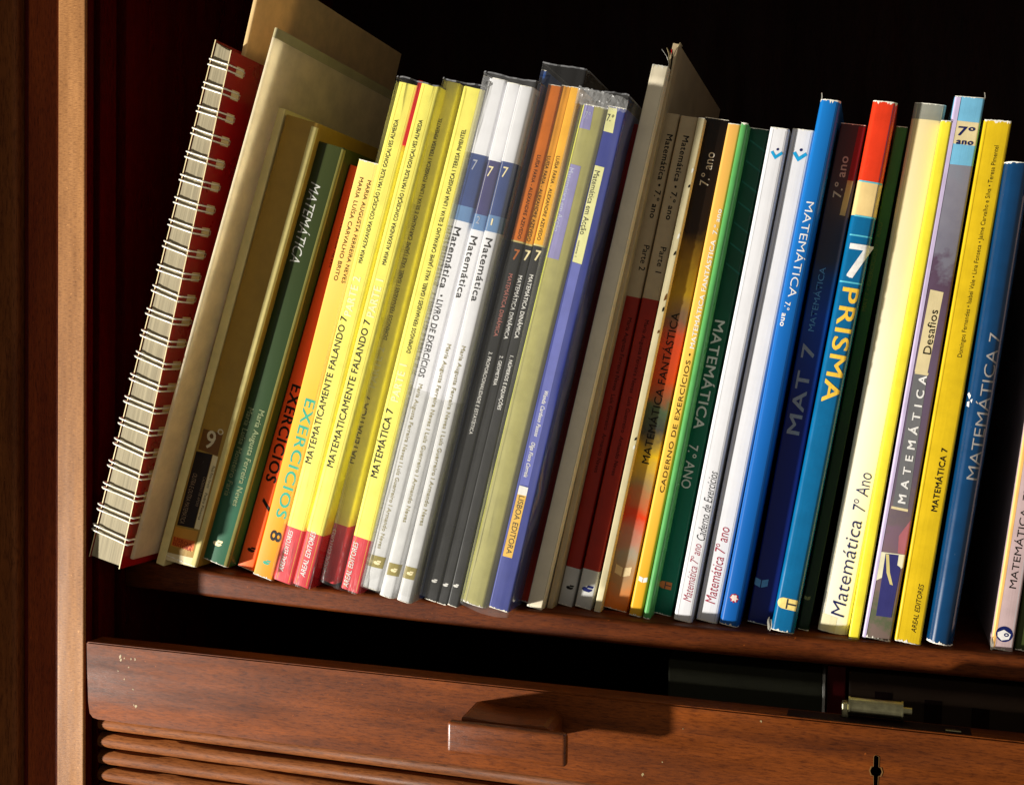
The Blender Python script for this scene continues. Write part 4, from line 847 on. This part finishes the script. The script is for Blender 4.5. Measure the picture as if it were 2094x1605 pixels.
# keyhole with its worn rim
kx, kz = .0040, -.0500
kp = ngon(kx, kz, .0024, .0027, 14)
def key_shape(s):
    top = [(kx-.0011*s, kz+.0022), (kx-.0011*s, kz+.0066+.0004*s), (kx-.0003, kz+.0074+.0004*s), (kx+.0011*s, kz+.0066+.0004*s), (kx+.0011*s, kz+.0022)]
    right = [(kx+.0026*s*math.cos(a), kz+.0028*s*math.sin(a)) for a in (math.radians(40), 0, math.radians(-40))]
    bot = [(kx+.0010*s, kz-.0022), (kx+.0008*s, kz-.0105), (kx-.0008*s, kz-.0105), (kx-.0010*s, kz-.0022)]
    left = [(kx-.0026*s*math.cos(a), kz+.0028*s*math.sin(a)) for a in (math.radians(-40), 0, math.radians(40))]
    return right[::-1][:0]+[top[4]]+right+bot+left+top[:4]
ink('void', (3, 2, 2), .9)
rail_o.data.materials.append(M['void'])
cut = obj('cutter', prism('cutter', key_shape(1.0), -.0660, -.0540), ['rail', 'void'])
for v in cut.data.vertices: v.co -= SO
cut.location = SO
for p in cut.data.polygons: p.material_index = 1
md = rail_o.modifiers.new('hole', 'BOOLEAN'); md.operation = 'DIFFERENCE'; md.solver = 'EXACT'; md.object = cut
bpy.context.view_layer.update(); dgr = bpy.context.evaluated_depsgraph_get()
nm = bpy.data.meshes.new_from_object(rail_o.evaluated_get(dgr)); rail_o.modifiers.clear()
if len(nm.polygons) > 12: nm.name = 'lead_rail'; rail_o.data = nm
bpy.data.objects.remove(cut)
rimp = key_shape(1.22); inn = key_shape(1.02)
rows = [[(x, -.06225, z) for x, z in rimp], [(x, -.06225, z) for x, z in inn], [(x, -.0600, z) for x, z in inn]]
M['rim'] = paper('tarnished_brass', (120, 88, 48), rough=.4)
spart('keyhole_rim', grid_mesh('keyhole_rim', [[(x, -.0619, z) for x, z in rimp]]+rows, closed=True), ['rim'])
# small chips and drops on the rail
for x, z, s in [(-.4180, -.0345, 1.5), (-.4172, -.0365, 1.2), (-.4150, -.0352, .8), (-.4106, -.0350, .8), (-.4078, -.0352, .9), (-.4122, -.0402, .7), (-.4195, -.0430, .6), (-.4150, -.0475, .8), (-.4090, -.0530, .8), (-.4070, -.0625, 1.3), (-.4085, -.0620, .8),
                (-.1080, -.0655, 1.0), (-.1700, -.0610, .6), (-.0500, -.0320, .7), (-.0880, -.0400, .5), (-.0980, -.0580, .5)]:
    rr = random.Random(x); pts = [(x+s*.0008*rr.uniform(.3, 1.2)*math.cos(a), z+s*.0011*rr.uniform(.3, 1.2)*math.sin(a)) for a in [i*math.pi/3 for i in range(6)]]
    spart('chip_mark', prism('chip_mark', pts, -.06212, -.0619), ['p_tan'])
# roller catch on top of the rail
bm = bmesh.new(); bmesh.ops.create_cone(bm, cap_ends=True, segments=24, radius1=.0043, radius2=.0043, depth=.0245)
bmesh.ops.rotate(bm, verts=bm.verts, cent=(0, 0, 0), matrix=Matrix.Rotation(math.pi/2, 3, 'Y')); bmesh.ops.translate(bm, verts=bm.verts, vec=(.0032, -.0500, -.0235))
me = bpy.data.meshes.new('catch_roller'); bm.to_mesh(me); bm.free(); spart('catch_roller', me, ['steel'])
for cx in (-.0090, .0154, .0178):
    bm = bmesh.new(); bmesh.ops.create_cone(bm, cap_ends=True, segments=20, radius1=.0047 if cx < .017 else .002, radius2=.0047 if cx < .017 else .002, depth=.0008 if cx < .017 else .004)
    bmesh.ops.rotate(bm, verts=bm.verts, cent=(0, 0, 0), matrix=Matrix.Rotation(math.pi/2, 3, 'Y')); bmesh.ops.translate(bm, verts=bm.verts, vec=(cx, -.0500, -.0235))
    me = bpy.data.meshes.new('catch_flange'); bm.to_mesh(me); bm.free(); spart('catch_flange', me, ['steel'])
spart('catch_bracket', box_mesh('catch_bracket', -.0125, -.0092, -.053, -.047, -.0288, -.0215, .0006), ['steel'])
spart('catch_plate', box_mesh('catch_plate', -.038, .046, -.0600, -.0490, -.0293, -.0285, .0002), ['back'])
spart('catch_screw', box_mesh('catch_screw', .0345, .0415, -.0590, -.0570, -.0284, -.0276, .0003), ['steel'])

# ------------------------------------------------------------------ things in the dark compartment below the shelf
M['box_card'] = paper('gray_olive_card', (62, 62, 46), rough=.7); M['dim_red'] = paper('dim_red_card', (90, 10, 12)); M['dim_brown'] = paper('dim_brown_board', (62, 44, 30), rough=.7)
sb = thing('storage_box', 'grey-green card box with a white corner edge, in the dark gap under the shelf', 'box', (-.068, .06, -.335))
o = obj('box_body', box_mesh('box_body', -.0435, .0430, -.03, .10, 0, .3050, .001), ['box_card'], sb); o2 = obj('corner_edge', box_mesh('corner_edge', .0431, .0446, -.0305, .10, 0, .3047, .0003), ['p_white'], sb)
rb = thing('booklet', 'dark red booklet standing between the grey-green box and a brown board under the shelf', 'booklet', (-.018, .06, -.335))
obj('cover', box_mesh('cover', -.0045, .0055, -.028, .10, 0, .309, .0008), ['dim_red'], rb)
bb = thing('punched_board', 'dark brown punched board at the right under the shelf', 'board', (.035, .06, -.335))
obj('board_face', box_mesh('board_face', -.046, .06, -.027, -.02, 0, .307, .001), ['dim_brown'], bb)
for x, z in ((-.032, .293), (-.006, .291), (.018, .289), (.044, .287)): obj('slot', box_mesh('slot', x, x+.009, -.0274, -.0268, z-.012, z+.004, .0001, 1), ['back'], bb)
# small torn paper shreds at the feet of two books
for key, dx in (('prisma', -13.2), ('pink', -10.6)):
    sp, root = SP[key]; rr = random.Random(key)
    for q in range(3):
        x = dx+rr.uniform(-.8, .8); rows = []
        for k in range(5): rows.append([((x+.5*math.sin(k+q)-.25)*MM, (-.4-.25*k)*MM, (1.6*k-1.5+q*.5)*MM), ((x+.5*math.sin(k+q)+.3)*MM, (-.3-.2*k)*MM, (1.6*k-1.2+q*.5)*MM)])
        obj('paper_shred', grid_mesh('paper_shred', rows), ['torn'], root)
# thin shreds standing on the tops of two spines
for key, dx, hh in (('blue', -10.2, 4.5), ('purple', -.6, 4.0), ('lgreen', -3.6, 1.6)):
    sp, root = SP[key]
    rows = [[((dx-.25+.3*math.sin(k*.8))*MM, .5*MM, (sp.h-1+hh*k/5)*MM), ((dx+.25+.3*math.sin(k*.8))*MM, .7*MM, (sp.h-1+hh*k/5)*MM)] for k in range(6)]
    obj('paper_shred', grid_mesh('paper_shred', rows), ['torn'], root)
